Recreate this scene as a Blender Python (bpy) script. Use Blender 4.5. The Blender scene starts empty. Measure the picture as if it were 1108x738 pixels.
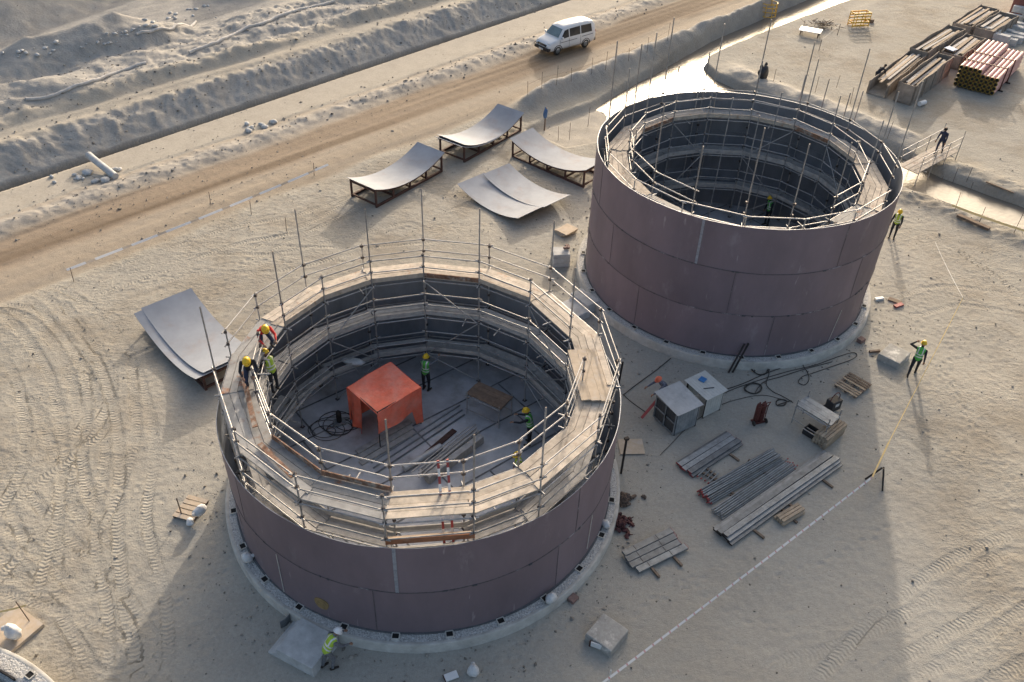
import bpy, bmesh, math, random
import numpy as np
from mathutils import Vector, Matrix

SC = bpy.context.scene
COL = SC.collection
R_ = math.radians
random.seed(7)
RNG = np.random.default_rng(11)

# ------------------------------------------------------------------ camera
FPX, PITCH, ROLL, CAMH = 940.0, 0.6744, 0.0368, 23.983
cam_d = bpy.data.cameras.new('camera')
cam_d.sensor_width = 36.0
cam_d.lens = 36.0 * FPX / 1108.0
cam_d.clip_start = 0.5
cam_d.clip_end = 3000.0
cam = bpy.data.objects.new('camera', cam_d)
COL.objects.link(cam)
_fw = Vector((0, math.cos(PITCH), -math.sin(PITCH)))
_up0 = Vector((0, math.sin(PITCH), math.cos(PITCH)))
_rt0 = Vector((1, 0, 0))
_rt = _rt0 * math.cos(ROLL) + _up0 * math.sin(ROLL)
_up = -_rt0 * math.sin(ROLL) + _up0 * math.cos(ROLL)
cam.matrix_world = Matrix(((_rt.x, _up.x, -_fw.x, 0), (_rt.y, _up.y, -_fw.y, 0), (_rt.z, _up.z, -_fw.z, CAMH), (0, 0, 0, 1)))
SC.camera = cam

# ------------------------------------------------------------------ sky, sun, exposure
SUN_AZ, SUN_EL = 78.0, 16.5            # degrees: direction towards the sun, counter-clockwise from +X
world = bpy.data.worlds.new('World')
SC.world = world
world.use_nodes = True
wn = world.node_tree
bg = wn.nodes['Background']
sky = wn.nodes.new('ShaderNodeTexSky')
sky.sky_type = 'NISHITA'
sky.sun_disc = False
sky.sun_elevation = R_(SUN_EL)
sky.sun_rotation = R_(90.0 - SUN_AZ)
sky.air_density = 1.0
sky.dust_density = 9.0
sky.ozone_density = 1.0
wn.links.new(sky.outputs[0], bg.inputs[0])
bg.inputs[1].default_value = 0.15
sun_d = bpy.data.lights.new('sun', 'SUN')
sun_d.energy = 2.0
sun_d.angle = R_(0.9)
sun_d.color = (1.0, 0.87, 0.73)
sun = bpy.data.objects.new('sun', sun_d)
COL.objects.link(sun)
_sd = Vector((math.cos(R_(SUN_AZ)) * math.cos(R_(SUN_EL)), math.sin(R_(SUN_AZ)) * math.cos(R_(SUN_EL)), math.sin(R_(SUN_EL))))
sun.rotation_euler = _sd.to_track_quat('Z', 'Y').to_euler()
sun.location = (0, 60, 60)
SC.view_settings.view_transform = 'Standard'
SC.view_settings.look = 'None'
SC.view_settings.exposure = 1.06
SC.view_settings.gamma = 1.0
SC.view_settings.use_curve_mapping = False

# ------------------------------------------------------------------ helpers
def ray(u, v):
    x = (u - 554.0) / FPX
    y = -(v - 369.0) / FPX
    return _fw + _rt * x + _up * y

def gp(u, v, z=0.0):
    """the point at height z seen at photograph pixel u, v"""
    d = ray(u, v)
    t = (z - CAMH) / d.z
    return Vector((d.x * t, d.y * t, z))

def tag(o, label=None, cat=None, group=None, kind=None):
    if label: o['label'] = label
    if cat: o['category'] = cat
    if group: o['group'] = group
    if kind: o['kind'] = kind
    return o

def thing(name, label, cat, loc=(0, 0, 0), rz=0.0, group=None):
    o = bpy.data.objects.new(name, None)
    o.empty_display_size = 0.2
    COL.objects.link(o)
    o.location = loc
    o.rotation_euler = (0, 0, rz)
    return tag(o, label, cat, group)

class MB:
    """collects solids and links them as one mesh object"""
    def __init__(s):
        s.v = []; s.f = []; s.m = []; s.sm = []
    def add(s, vs, fs, mi=0, smooth=False):
        b = len(s.v)
        s.v.extend([tuple(p) for p in vs])
        for f in fs:
            s.f.append([i + b for i in f]); s.m.append(mi); s.sm.append(smooth)
    def box(s, c, d, rz=0.0, mi=0, M=None, taper=1.0):
        hx, hy, hz = d[0] / 2, d[1] / 2, d[2] / 2
        vs = []
        for z, k in ((-hz, 1.0), (hz, taper)):
            for x, y in ((-hx, -hy), (hx, -hy), (hx, hy), (-hx, hy)):
                vs.append(Vector((x * k, y * k, z)))
        if M is not None:
            vs = [M @ p for p in vs]
        elif rz:
            c_, s_ = math.cos(rz), math.sin(rz)
            vs = [Vector((p.x * c_ - p.y * s_, p.x * s_ + p.y * c_, p.z)) for p in vs]
        vs = [p + Vector(c) for p in vs]
        s.add(vs, [(3, 2, 1, 0), (4, 5, 6, 7), (0, 1, 5, 4), (1, 2, 6, 5), (2, 3, 7, 6), (3, 0, 4, 7)], mi)
        return s
    def bar(s, p, q, w, h, mi=0, up=(0, 0, 1)):
        """rectangular bar from p to q"""
        p, q = Vector(p), Vector(q)
        d = (q - p)
        L = d.length
        if L < 1e-6: return s
        d.normalize()
        u = Vector(up)
        sd = d.cross(u)
        if sd.length < 1e-3: sd = d.cross(Vector((0, 1, 0)))
        sd.normalize(); u = sd.cross(d)
        vs = []
        for e in (p, q):
            for a, b in ((-1, -1), (1, -1), (1, 1), (-1, 1)):
                vs.append(e + sd * (a * w / 2) + u * (b * h / 2))
        s.add(vs, [(3, 2, 1, 0), (4, 5, 6, 7), (0, 1, 5, 4), (1, 2, 6, 5), (2, 3, 7, 6), (3, 0, 4, 7)], mi)
        return s
    def tube(s, p, q, r, n=8, mi=0, r2=None, caps=True, capmi=None):
        p, q = Vector(p), Vector(q)
        d = q - p
        if d.length < 1e-6: return s
        d.normalize()
        a = d.orthogonal().normalized(); b = d.cross(a)
        r2 = r if r2 is None else r2
        vs = []
        for e, rr in ((p, r), (q, r2)):
            for i in range(n):
                t = 2 * math.pi * i / n
                vs.append(e + a * (rr * math.cos(t)) + b * (rr * math.sin(t)))
        s.add(vs, [(i, (i + 1) % n, n + (i + 1) % n, n + i) for i in range(n)], mi, True)
        if caps:
            cm = mi if capmi is None else capmi
            s.add(vs[:n], [tuple(range(n - 1, -1, -1))], cm)
            s.add(vs[n:], [tuple(range(n))], cm)
        return s
    def path(s, pts, r, n=6, mi=0, closed=False):
        pts = [Vector(p) for p in pts]
        N = len(pts)
        vs = []
        prev = None
        for i, p in enumerate(pts):
            if closed:
                d = pts[(i + 1) % N] - pts[i - 1]
            else:
                d = pts[min(i + 1, N - 1)] - pts[max(i - 1, 0)]
            d.normalize()
            if prev is None: a = d.orthogonal().normalized()
            else:
                a = (prev - d * prev.dot(d))
                a = a.normalized() if a.length > 1e-5 else d.orthogonal().normalized()
            prev = a
            b = d.cross(a)
            for k in range(n):
                t = 2 * math.pi * k / n
                vs.append(p + a * (r * math.cos(t)) + b * (r * math.sin(t)))
        fs = []
        for i in range(N if closed else N - 1):
            j = (i + 1) % N
            for k in range(n):
                fs.append((i * n + k, i * n + (k + 1) % n, j * n + (k + 1) % n, j * n + k))
        s.add(vs, fs, mi, True)
        if not closed:
            s.add(vs[:n], [tuple(range(n - 1, -1, -1))], mi)
            s.add(vs[-n:], [tuple(range(n))], mi)
        return s
    def lathe(s, prof, n=24, c=(0, 0, 0), mi=0, smooth=True, M=None, sx=1.0, sy=1.0):
        vs = []
        for r, z in prof:
            for i in range(n):
                t = 2 * math.pi * i / n
                p = Vector((r * math.cos(t) * sx, r * math.sin(t) * sy, z))
                if M is not None: p = M @ p
                vs.append(p + Vector(c))
        fs = []
        for k in range(len(prof) - 1):
            for i in range(n):
                fs.append((k * n + i, k * n + (i + 1) % n, (k + 1) * n + (i + 1) % n, (k + 1) * n + i))
        s.add(vs, fs, mi, smooth)
        return s
    def prism(s, poly, z0, z1, mi=0):
        n = len(poly)
        vs = [(x, y, z0) for x, y in poly] + [(x, y, z1) for x, y in poly]
        s.add(vs, [tuple(range(n - 1, -1, -1)), tuple(range(n, 2 * n))] + [(i, (i + 1) % n, n + (i + 1) % n, n + i) for i in range(n)], mi)
        return s
    def blob(s, c, d, seed=0, rough=0.18, mi=0, n=10, m=7, flat=0.0):
        """lumpy closed body (sack, stone); d = half sizes, bottom flattened"""
        rr = random.Random(seed)
        ph = [rr.uniform(0, 6.28) for _ in range(6)]
        vs = []
        for j in range(m + 1):
            th = math.pi * j / m
            for i in range(n):
                t = 2 * math.pi * i / n
                k = 1 + rough * (math.sin(2 * t + ph[0]) * math.sin(th) + 0.6 * math.sin(3 * t + ph[1] + 2 * th) + 0.5 * math.cos(4 * th + ph[2] + t)) * 0.6
                x, y, z = math.sin(th) * math.cos(t) * k, math.sin(th) * math.sin(t) * k, math.cos(th) * (1 + 0.3 * rough * math.sin(t + ph[3]))
                z = max(z, -0.75 + flat)
                vs.append((c[0] + x * d[0], c[1] + y * d[1], c[2] + z * d[2]))
        fs = []
        for j in range(m):
            for i in range(n):
                fs.append((j * n + i, (j + 1) * n + i, (j + 1) * n + (i + 1) % n, j * n + (i + 1) % n))
        s.add(vs, fs, mi, True)
        return s
    def build(s, name, mats, parent=None, bevel=0.0):
        if not isinstance(mats, (list, tuple)): mats = [mats]
        me = bpy.data.meshes.new(name)
        me.from_pydata(s.v, [], s.f)
        for m in mats: me.materials.append(m)
        me.polygons.foreach_set('material_index', s.m)
        me.polygons.foreach_set('use_smooth', s.sm)
        me.update()
        o = bpy.data.objects.new(name, me)
        COL.objects.link(o)
        if parent is not None: o.parent = parent
        if bevel:
            b = o.modifiers.new('bevel', 'BEVEL'); b.width = bevel; b.segments = 2; b.limit_method = 'ANGLE'; b.angle_limit = R_(40)
        return o

def at(mb_obj, loc, rz=0.0):
    mb_obj.location = loc; mb_obj.rotation_euler = (0, 0, rz)
    return mb_obj

def spline(pts, k=6):
    """Catmull-Rom through pts"""
    P = [Vector(p) for p in pts]
    P = [P[0] * 2 - P[1]] + P + [P[-1] * 2 - P[-2]]
    out = []
    for i in range(1, len(P) - 2):
        for j in range(k):
            t = j / k
            a, b, c, d = P[i - 1], P[i], P[i + 1], P[i + 2]
            out.append(0.5 * ((2 * b) + (c - a) * t + (2 * a - 5 * b + 4 * c - d) * t * t + (3 * b - a - 3 * c + d) * t ** 3))
    out.append(P[-2])
    return out

# ------------------------------------------------------------------ materials
def new_mat(name):
    m = bpy.data.materials.new(name)
    m.use_nodes = True
    return m, m.node_tree, m.node_tree.nodes['Principled BSDF']

def col4(c): return (c[0], c[1], c[2], 1.0)

def mat(name, base, rough=0.7, metal=0.0, var=0.12, scale=3.0, bump=0.0, bscale=40.0, second=None, second_lo=0.55, second_hi=0.7,
        second_scale=2.0, island=0.0, obj_rand=0.0, spec=0.4, stretch=(1, 1, 1), second_rough=None):
    """weathered surface: base colour with noise, optional second tone in blotches, optional grain bump"""
    m, nt, bs = new_mat(name)
    N, L = nt.nodes, nt.links
    tc = N.new('ShaderNodeTexCoord')
    mp = N.new('ShaderNodeMapping'); mp.inputs['Scale'].default_value = stretch
    L.new(tc.outputs['Object'], mp.inputs[0])
    # position offset per object so copies differ
    oi = N.new('ShaderNodeObjectInfo')
    ad = N.new('ShaderNodeVectorMath'); ad.operation = 'ADD'
    cm = N.new('ShaderNodeCombineXYZ')
    ml = N.new('ShaderNodeMath'); ml.operation = 'MULTIPLY'; ml.inputs[1].default_value = 37.0
    L.new(oi.outputs['Random'], ml.inputs[0]); L.new(ml.outputs[0], cm.inputs[0]); L.new(ml.outputs[0], cm.inputs[1])
    L.new(mp.outputs[0], ad.inputs[0]); L.new(cm.outputs[0], ad.inputs[1])
    vec = ad.outputs[0]
    nz = N.new('ShaderNodeTexNoise'); nz.inputs['Scale'].default_value = scale; nz.inputs['Detail'].default_value = 6; nz.inputs['Roughness'].default_value = 0.65
    L.new(vec, nz.inputs['Vector'])
    mr = N.new('ShaderNodeMapRange'); mr.inputs['From Min'].default_value = 0.25; mr.inputs['From Max'].default_value = 0.75
    mr.inputs['To Min'].default_value = 1 - var * 1.6; mr.inputs['To Max'].default_value = 1 + var * 1.6
    L.new(nz.outputs['Fac'], mr.inputs[0])
    fac = mr.outputs[0]
    for src, amt in (('island', island), ('obj', obj_rand)):
        if amt:
            if src == 'island':
                g = N.new('ShaderNodeNewGeometry'); o = g.outputs['Random Per Island']
            else:
                o = oi.outputs['Random']
            r2 = N.new('ShaderNodeMapRange'); r2.inputs['To Min'].default_value = 1 - amt; r2.inputs['To Max'].default_value = 1 + amt
            L.new(o, r2.inputs[0])
            mm = N.new('ShaderNodeMath'); mm.operation = 'MULTIPLY'
            L.new(fac, mm.inputs[0]); L.new(r2.outputs[0], mm.inputs[1]); fac = mm.outputs[0]
    mx = N.new('ShaderNodeVectorMath'); mx.operation = 'SCALE'
    if second is not None:
        n2 = N.new('ShaderNodeTexNoise'); n2.inputs['Scale'].default_value = second_scale; n2.inputs['Detail'].default_value = 8; n2.inputs['Roughness'].default_value = 0.7
        L.new(vec, n2.inputs['Vector'])
        r3 = N.new('ShaderNodeMapRange'); r3.inputs['From Min'].default_value = second_lo; r3.inputs['From Max'].default_value = second_hi
        L.new(n2.outputs['Fac'], r3.inputs[0])
        mc = N.new('ShaderNodeMix'); mc.data_type = 'RGBA'
        mc.inputs[6].default_value = col4(base); mc.inputs[7].default_value = col4(second)
        L.new(r3.outputs[0], mc.inputs[0]); L.new(mc.outputs[2], mx.inputs[0])
        if second_rough is not None:
            r4 = N.new('ShaderNodeMapRange'); r4.inputs['To Min'].default_value = rough; r4.inputs['To Max'].default_value = second_rough
            L.new(r3.outputs[0], r4.inputs[0]); L.new(r4.outputs[0], bs.inputs['Roughness'])
    else:
        mx.inputs[0].default_value = base
    L.new(fac, mx.inputs['Scale'])
    L.new(mx.outputs[0], bs.inputs['Base Color'])
    if second is None or second_rough is None: bs.inputs['Roughness'].default_value = rough
    bs.inputs['Metallic'].default_value = metal
    bs.inputs['Specular IOR Level'].default_value = spec
    if bump:
        n3 = N.new('ShaderNodeTexNoise'); n3.inputs['Scale'].default_value = bscale; n3.inputs['Detail'].default_value = 5
        L.new(vec, n3.inputs['Vector'])
        bp = N.new('ShaderNodeBump'); bp.inputs['Strength'].default_value = 1.0; bp.inputs['Distance'].default_value = bump
        L.new(n3.outputs['Fac'], bp.inputs['Height']); L.new(bp.outputs[0], bs.inputs['Normal'])
    return m

M = {}
M['primer'] = mat('primer_paint', (0.205, 0.162, 0.180), 0.6, 0, 0.12, 0.5, second=(0.29, 0.255, 0.265), second_lo=0.58, second_hi=0.80, second_scale=1.3, stretch=(1, 1, 0.45), bump=0.0015, bscale=9, spec=0.3)
_nt = M['primer'].node_tree
_bs = _nt.nodes['Principled BSDF']
_src = _bs.inputs['Base Color'].links[0].from_socket
_at = _nt.nodes.new('ShaderNodeAttribute'); _at.attribute_name = 'tone'
_vm = _nt.nodes.new('ShaderNodeVectorMath'); _vm.operation = 'SCALE'
_nt.links.new(_src, _vm.inputs[0]); _nt.links.new(_at.outputs['Fac'], _vm.inputs['Scale']); 
# chalk scuffs and runs: thin pale vertical marks
_tc = _nt.nodes.new('ShaderNodeTexCoord'); _mp = _nt.nodes.new('ShaderNodeMapping'); _mp.inputs['Scale'].default_value = (5.0, 5.0, 0.9)
_nz = _nt.nodes.new('ShaderNodeTexNoise'); _nz.inputs['Scale'].default_value = 1.0; _nz.inputs['Detail'].default_value = 3
_r = _nt.nodes.new('ShaderNodeMapRange'); _r.inputs['From Min'].default_value = 0.69; _r.inputs['From Max'].default_value = 0.76; _r.inputs['To Max'].default_value = 0.5
_mx = _nt.nodes.new('ShaderNodeMix'); _mx.data_type = 'RGBA'; _mx.inputs[7].default_value = (0.42, 0.38, 0.38, 1)
_nt.links.new(_tc.outputs['Object'], _mp.inputs[0]); _nt.links.new(_mp.outputs[0], _nz.inputs['Vector']); _nt.links.new(_nz.outputs['Fac'], _r.inputs[0])
_nt.links.new(_r.outputs[0], _mx.inputs[0]); _nt.links.new(_vm.outputs[0], _mx.inputs[6]); _nt.links.new(_mx.outputs[2], _bs.inputs['Base Color'])
M['tank_inside'] = mat('mill_steel_inside', (0.185, 0.20, 0.225), 0.55, 0.1, 0.16, 0.8, second=(0.13, 0.14, 0.16), second_lo=0.5, second_hi=0.75, second_scale=0.9, stretch=(1, 1, 0.4))
M['floor_steel'] = mat('floor_plate_steel', (0.47, 0.48, 0.50), 0.5, 0.1, 0.25, 0.9, second=(0.33, 0.31, 0.29), second_lo=0.55, second_hi=0.75, second_scale=1.2)
M['weld'] = mat('weld_bead', (0.10, 0.09, 0.095), 0.7, 0, 0.3, 6, second=(0.32, 0.31, 0.32), second_lo=0.55, second_hi=0.6, second_scale=0.5)
M['weld_grey'] = mat('ground_weld_strip', (0.34, 0.36, 0.40), 0.5, 0.3, 0.2, 8)
M['seam_dark'] = mat('dark_seam', (0.085, 0.088, 0.095), 0.8, 0, 0.2, 5)
M['floor_seam'] = mat('floor_lap_seam', (0.20, 0.20, 0.205), 0.7, 0, 0.3, 4, second=(0.10, 0.10, 0.105), second_lo=0.45, second_hi=0.6, second_scale=1.5)
M['brick'] = mat('brown_brick', (0.21, 0.14, 0.125), 0.85, 0, 0.2, 8)
M['ochre'] = mat('ochre_primer_patch', (0.27, 0.19, 0.085), 0.75, 0, 0.25, 6)
M['concrete'] = mat('ring_concrete', (0.50, 0.485, 0.445), 0.95, 0, 0.16, 2.2, bump=0.012, bscale=18, second=(0.43, 0.405, 0.36), second_lo=0.5, second_hi=0.7, second_scale=0.8, spec=0.2)
M['gravel'] = mat('ring_gravel', (0.46, 0.455, 0.44), 0.95, 0, 0.45, 22, bump=0.06, bscale=16, spec=0.2)
M['block'] = mat('cast_concrete', (0.38, 0.37, 0.345), 0.95, 0, 0.16, 4, bump=0.006, bscale=30, second=(0.62, 0.60, 0.56), second_lo=0.52, second_hi=0.62, second_scale=2.4, spec=0.2)
M['block_plain'] = mat('grey_precast', (0.48, 0.485, 0.48), 0.9, 0, 0.16, 3, bump=0.005, bscale=30, spec=0.2)
M['tube'] = mat('galvanised_tube', (0.36, 0.355, 0.35), 0.45, 0.45, 0.22, 5, second=(0.20, 0.13, 0.09), second_lo=0.6, second_hi=0.75, second_scale=3, obj_rand=0.2)
M['tube_bright'] = mat('bright_rail_tube', (0.42, 0.405, 0.39), 0.5, 0.3, 0.18, 5, second=(0.33, 0.20, 0.14), second_lo=0.63, second_hi=0.74, second_scale=2.2, obj_rand=0.15)
M['coupler'] = mat('scaffold_coupler', (0.10, 0.085, 0.08), 0.6, 0.4, 0.3, 20)
M['plank'] = mat('scaffold_plank', (0.43, 0.375, 0.31), 0.85, 0, 0.2, 4, island=0.34, second=(0.30, 0.17, 0.105), second_lo=0.58, second_hi=0.72, second_scale=2.5, bump=0.003, bscale=30, spec=0.25)
M['plank_grey'] = mat('scaffold_plank_grey', (0.27, 0.265, 0.255), 0.75, 0.1, 0.16, 4, island=0.34, second=(0.24, 0.12, 0.07), second_lo=0.56, second_hi=0.68, second_scale=1.8, bump=0.003, bscale=30, spec=0.3)
M['rusty_plank'] = mat('rusty_plank', (0.23, 0.13, 0.085), 0.85, 0, 0.35, 5, second=(0.33, 0.29, 0.25), second_lo=0.5, second_hi=0.62, second_scale=4)
M['plank_in'] = mat('lower_deck_plank', (0.38, 0.365, 0.345), 0.85, 0, 0.2, 4, island=0.25, spec=0.25)
M['toe_orange'] = mat('orange_toe_board', (0.42, 0.18, 0.09), 0.8, 0, 0.18, 5, second=(0.40, 0.27, 0.18), second_lo=0.55, second_hi=0.7, second_scale=3)
M['ply'] = mat('plywood', (0.50, 0.41, 0.31), 0.85, 0, 0.12, 5, spec=0.25, second=(0.42, 0.38, 0.34), second_lo=0.5, second_hi=0.7, second_scale=2.5)
M['timber'] = mat('timber', (0.36, 0.29, 0.215), 0.9, 0, 0.2, 5, island=0.2, obj_rand=0.15, spec=0.2)
M['timber_dark'] = mat('dark_timber', (0.17, 0.13, 0.10), 0.9, 0, 0.25, 5, island=0.2, obj_rand=0.2, spec=0.2)
M['plate'] = mat('rolled_plate', (0.30, 0.322, 0.36), 0.72, 0.12, 0.09, 0.9, second=(0.29, 0.25, 0.235), second_lo=0.52, second_hi=0.8, second_scale=0.7, second_rough=0.8, spec=0.12)  # blue of the reflected sky is put into the base colour
M['rust_frame'] = mat('rusty_cradle', (0.085, 0.045, 0.036), 0.8, 0.1, 0.3, 6)
M['galv_board'] = mat('galvanised_board', (0.225, 0.243, 0.256), 0.5, 0.35, 0.18, 4, obj_rand=0.34, second=(0.165, 0.175, 0.185), second_lo=0.5, second_hi=0.65, second_scale=3)
M['red_paint'] = mat('red_paint', (0.30, 0.06, 0.06), 0.6, 0, 0.2, 6)
M['white_paint'] = mat('white_paint', (0.75, 0.75, 0.74), 0.5, 0, 0.06, 3)
M['van_white'] = mat('van_paint', (0.72, 0.73, 0.74), 0.25, 0, 0.05, 1.5, second=(0.55, 0.50, 0.43), second_lo=0.62, second_hi=0.8, second_scale=1.5, spec=0.5)
M['glass'] = mat('vehicle_glass', (0.035, 0.04, 0.045), 0.08, 0, 0.05, 2, spec=0.6)
M['glass_clear'] = mat('windscreen_glass', (0.14, 0.20, 0.215), 0.06, 0, 0.15, 2, spec=0.8)
M['rubber'] = mat('black_rubber', (0.05, 0.046, 0.042), 0.75, 0, 0.25, 8)
M['dark_plastic'] = mat('dark_plastic', (0.035, 0.035, 0.037), 0.55, 0, 0.15, 5)
M['black_steel'] = mat('black_steel', (0.04, 0.035, 0.033), 0.6, 0.3, 0.25, 6)
M['lamp'] = mat('lamp_lens', (0.55, 0.56, 0.56), 0.15, 0, 0.05, 4)
M['tail'] = mat('tail_lens', (0.30, 0.02, 0.02), 0.2, 0, 0.05, 4)
M['tarp_red'] = mat('red_tarpaulin', (0.86, 0.18, 0.105), 0.6, 0, 0.10, 2.5, bump=0.05, bscale=3.2, second=(0.80, 0.34, 0.27), second_lo=0.45, second_hi=0.75, second_scale=1.0, spec=0.4)
M['brown_table'] = mat('stained_board', (0.20, 0.135, 0.095), 0.8, 0, 0.25, 5, island=0.2)
M['sack'] = mat('white_sack', (0.62, 0.62, 0.61), 0.75, 0, 0.12, 5, bump=0.02, bscale=10)
M['yellow'] = mat('yellow_paint', (0.70, 0.42, 0.05), 0.55, 0, 0.12, 5)
M['tape_white'] = mat('white_tape', (0.66, 0.65, 0.63), 0.5, 0, 0.05, 3)
M['tape_red'] = mat('faded_red_tape', (0.55, 0.30, 0.29), 0.5, 0, 0.08, 3)
M['tape_yellow'] = mat('yellow_tape', (0.72, 0.52, 0.22), 0.5, 0, 0.08, 3)
M['rope'] = mat('pale_rope', (0.60, 0.57, 0.52), 0.8, 0, 0.1, 10)
M['rebar'] = mat('rusty_bar', (0.13, 0.095, 0.075), 0.8, 0.1, 0.25, 8)
M['blue'] = mat('blue_cloth', (0.06, 0.14, 0.30), 0.7, 0, 0.15, 8)
M['blue_plastic'] = mat('blue_plastic', (0.05, 0.19, 0.45), 0.45, 0, 0.1, 8)
M['shed_sheet'] = mat('corrugated_sheet', (0.33, 0.36, 0.385), 0.4, 0.45, 0.16, 3, second=(0.46, 0.47, 0.47), second_lo=0.5, second_hi=0.7, second_scale=1.5)
M['dark_mesh'] = mat('dark_mesh', (0.085, 0.09, 0.095), 0.6, 0.2, 0.3, 30)
M['shed_roof'] = mat('grey_roof_sheet', (0.46, 0.47, 0.475), 0.5, 0.2, 0.1, 2.5, second=(0.36, 0.37, 0.38), second_lo=0.5, second_hi=0.7, second_scale=2)
M['shed_roof_pale'] = mat('pale_board_roof', (0.52, 0.52, 0.49), 0.7, 0, 0.1, 2.5, second=(0.42, 0.43, 0.42), second_lo=0.5, second_hi=0.7, second_scale=2)
M['gas_red'] = mat('maroon_cylinder_paint', (0.11, 0.032, 0.027), 0.55, 0, 0.25, 6)
M['rust_red'] = mat('dull_red_coupler', (0.10, 0.04, 0.04), 0.75, 0.1, 0.4, 14, obj_rand=0.4)
M['pink'] = mat('pink_pipe_paint', (0.56, 0.30, 0.27), 0.55, 0, 0.1, 3, obj_rand=0.12, second=(0.62, 0.43, 0.40), second_lo=0.5, second_hi=0.7, second_scale=2)
M['yellow_end'] = mat('yellow_pipe_end', (0.30, 0.20, 0.04), 0.6, 0, 0.2, 6)
M['hole_shade'] = mat('painted_hole_shade', (0.012, 0.012, 0.012), 0.9)  # near-black colour stands in for the shade inside holes
M['trough'] = mat('trough_board', (0.27, 0.235, 0.20), 0.85, 0, 0.22, 2, second=(0.36, 0.31, 0.26), second_lo=0.5, second_hi=0.68, second_scale=1.2, spec=0.25)
M['trough_in'] = mat('trough_inside', (0.34, 0.30, 0.25), 0.85, 0, 0.2, 2, spec=0.25)
M['container_red'] = mat('rust_red_container', (0.27, 0.11, 0.09), 0.7, 0, 0.15, 2)
M['geotextile'] = mat('pale_fabric_hose', (0.52, 0.50, 0.47), 0.85, 0, 0.18, 2, bump=0.03, bscale=4)
M['skin'] = mat('skin', (0.30, 0.17, 0.11), 0.6, 0, 0.08, 10)
M['cloth_dark'] = mat('dark_cloth', (0.022, 0.024, 0.032), 0.9, 0, 0.2, 10)
M['cloth_navy'] = mat('navy_cloth', (0.03, 0.04, 0.075), 0.9, 0, 0.2, 10)
M['cloth_grey'] = mat('grey_cloth', (0.16, 0.165, 0.18), 0.9, 0, 0.25, 14)
M['cloth_plaid'] = mat('grey_plaid_cloth', (0.13, 0.14, 0.18), 0.9, 0, 0.5, 16)
M['cloth_red'] = mat('red_jacket_cloth', (0.55, 0.04, 0.035), 0.8, 0, 0.15, 8)
M['boot'] = mat('boot_leather', (0.03, 0.024, 0.02), 0.7, 0, 0.2, 10)
M['vest_green'] = mat('hi_vis_green', (0.10, 0.46, 0.08), 0.7, 0, 0.1, 8)
M['vest_lime'] = mat('hi_vis_lime', (0.38, 0.54, 0.06), 0.7, 0, 0.1, 8)
M['reflective'] = mat('reflective_strip', (0.70, 0.71, 0.70), 0.35, 0.2, 0.05, 8)
M['helmet_yellow'] = mat('yellow_helmet', (0.80, 0.52, 0.03), 0.35, 0, 0.05, 5)
M['helmet_white'] = mat('white_helmet', (0.80, 0.80, 0.80), 0.35, 0, 0.05, 5)
M['helmet_orange'] = mat('orange_helmet', (0.75, 0.16, 0.08), 0.4, 0, 0.05, 5)
M['hair'] = mat('dark_hair', (0.015, 0.012, 0.01), 0.7)

# ------------------------------------------------------------------ terrain
C1 = Vector((-2.954, 21.696, 0))       # front tank
C2 = Vector((10.102, 35.670, 0))       # far tank
C3 = Vector((-16.9, 7.35, 0))          # foundation only
TR, RR, RH, FZ = 6.65, 7.06, 0.42, 0.46

def axis(a, b, fa, fb, fine, coarse, far):
    lo = list(np.arange(a, fa, coarse)); mid = list(np.arange(fa, fb, fine)); hi = list(np.arange(fb, b + 1e-6, coarse))
    pre = [-far]; x = a
    step = coarse
    outs = []
    while x > -far:
        step *= 1.5; x -= step; outs.append(x)
    outs = sorted(outs); post = []
    x = b; step = coarse
    while x < far:
        step *= 1.5; x += step; post.append(x)
    return np.array(outs + lo + mid + hi + post)

XS = axis(-52, 56, -25, 23, 0.075, 0.16, 900)
YS = axis(4, 100, 12.5, 47, 0.075, 0.15, 900)

def vnoise(x, y, scale, seed, octaves=1, rough=0.5):
    """smooth value noise, about -1..1"""
    out = np.zeros_like(x); amp = 1.0; tot = 0
    for o in range(octaves):
        rg = np.random.default_rng(seed + 101 * o)
        T = rg.random((256, 256)) * 2 - 1
        fx = x / scale; fy = y / scale
        ix = np.floor(fx).astype(int); iy = np.floor(fy).astype(int)
        tx = fx - ix; ty = fy - iy
        tx = tx * tx * tx * (tx * (tx * 6 - 15) + 10); ty = ty * ty * ty * (ty * (ty * 6 - 15) + 10)
        a = T[ix % 256, iy % 256]; b = T[(ix + 1) % 256, iy % 256]; c = T[ix % 256, (iy + 1) % 256]; d = T[(ix + 1) % 256, (iy + 1) % 256]
        out += amp * ((a * (1 - tx) + b * tx) * (1 - ty) + (c * (1 - tx) + d * tx) * ty)
        tot += amp; amp *= rough; scale *= 0.5
    return out / tot

def sst(a, b, x):
    t = np.clip((x - a) / (b - a), 0, 1)
    return t * t * (3 - 2 * t)

def poly_sd(X, Y, poly):
    """signed distance, negative inside"""
    d2 = np.full(X.shape, 1e9); inside = np.zeros(X.shape, bool)
    n = len(poly)
    for i in range(n):
        ax, ay = poly[i]; bx, by = poly[(i + 1) % n]
        ex, ey = bx - ax, by - ay
        t = np.clip(((X - ax) * ex + (Y - ay) * ey) / (ex * ex + ey * ey), 0, 1)
        d2 = np.minimum(d2, (X - ax - t * ex) ** 2 + (Y - ay - t * ey) ** 2)
        c = ((ay > Y) != (by > Y)) & (X < (bx - ax) * (Y - ay) / (by - ay + 1e-12) + ax)
        inside ^= c
    d = np.sqrt(d2)
    return np.where(inside, -d, d)

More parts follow.
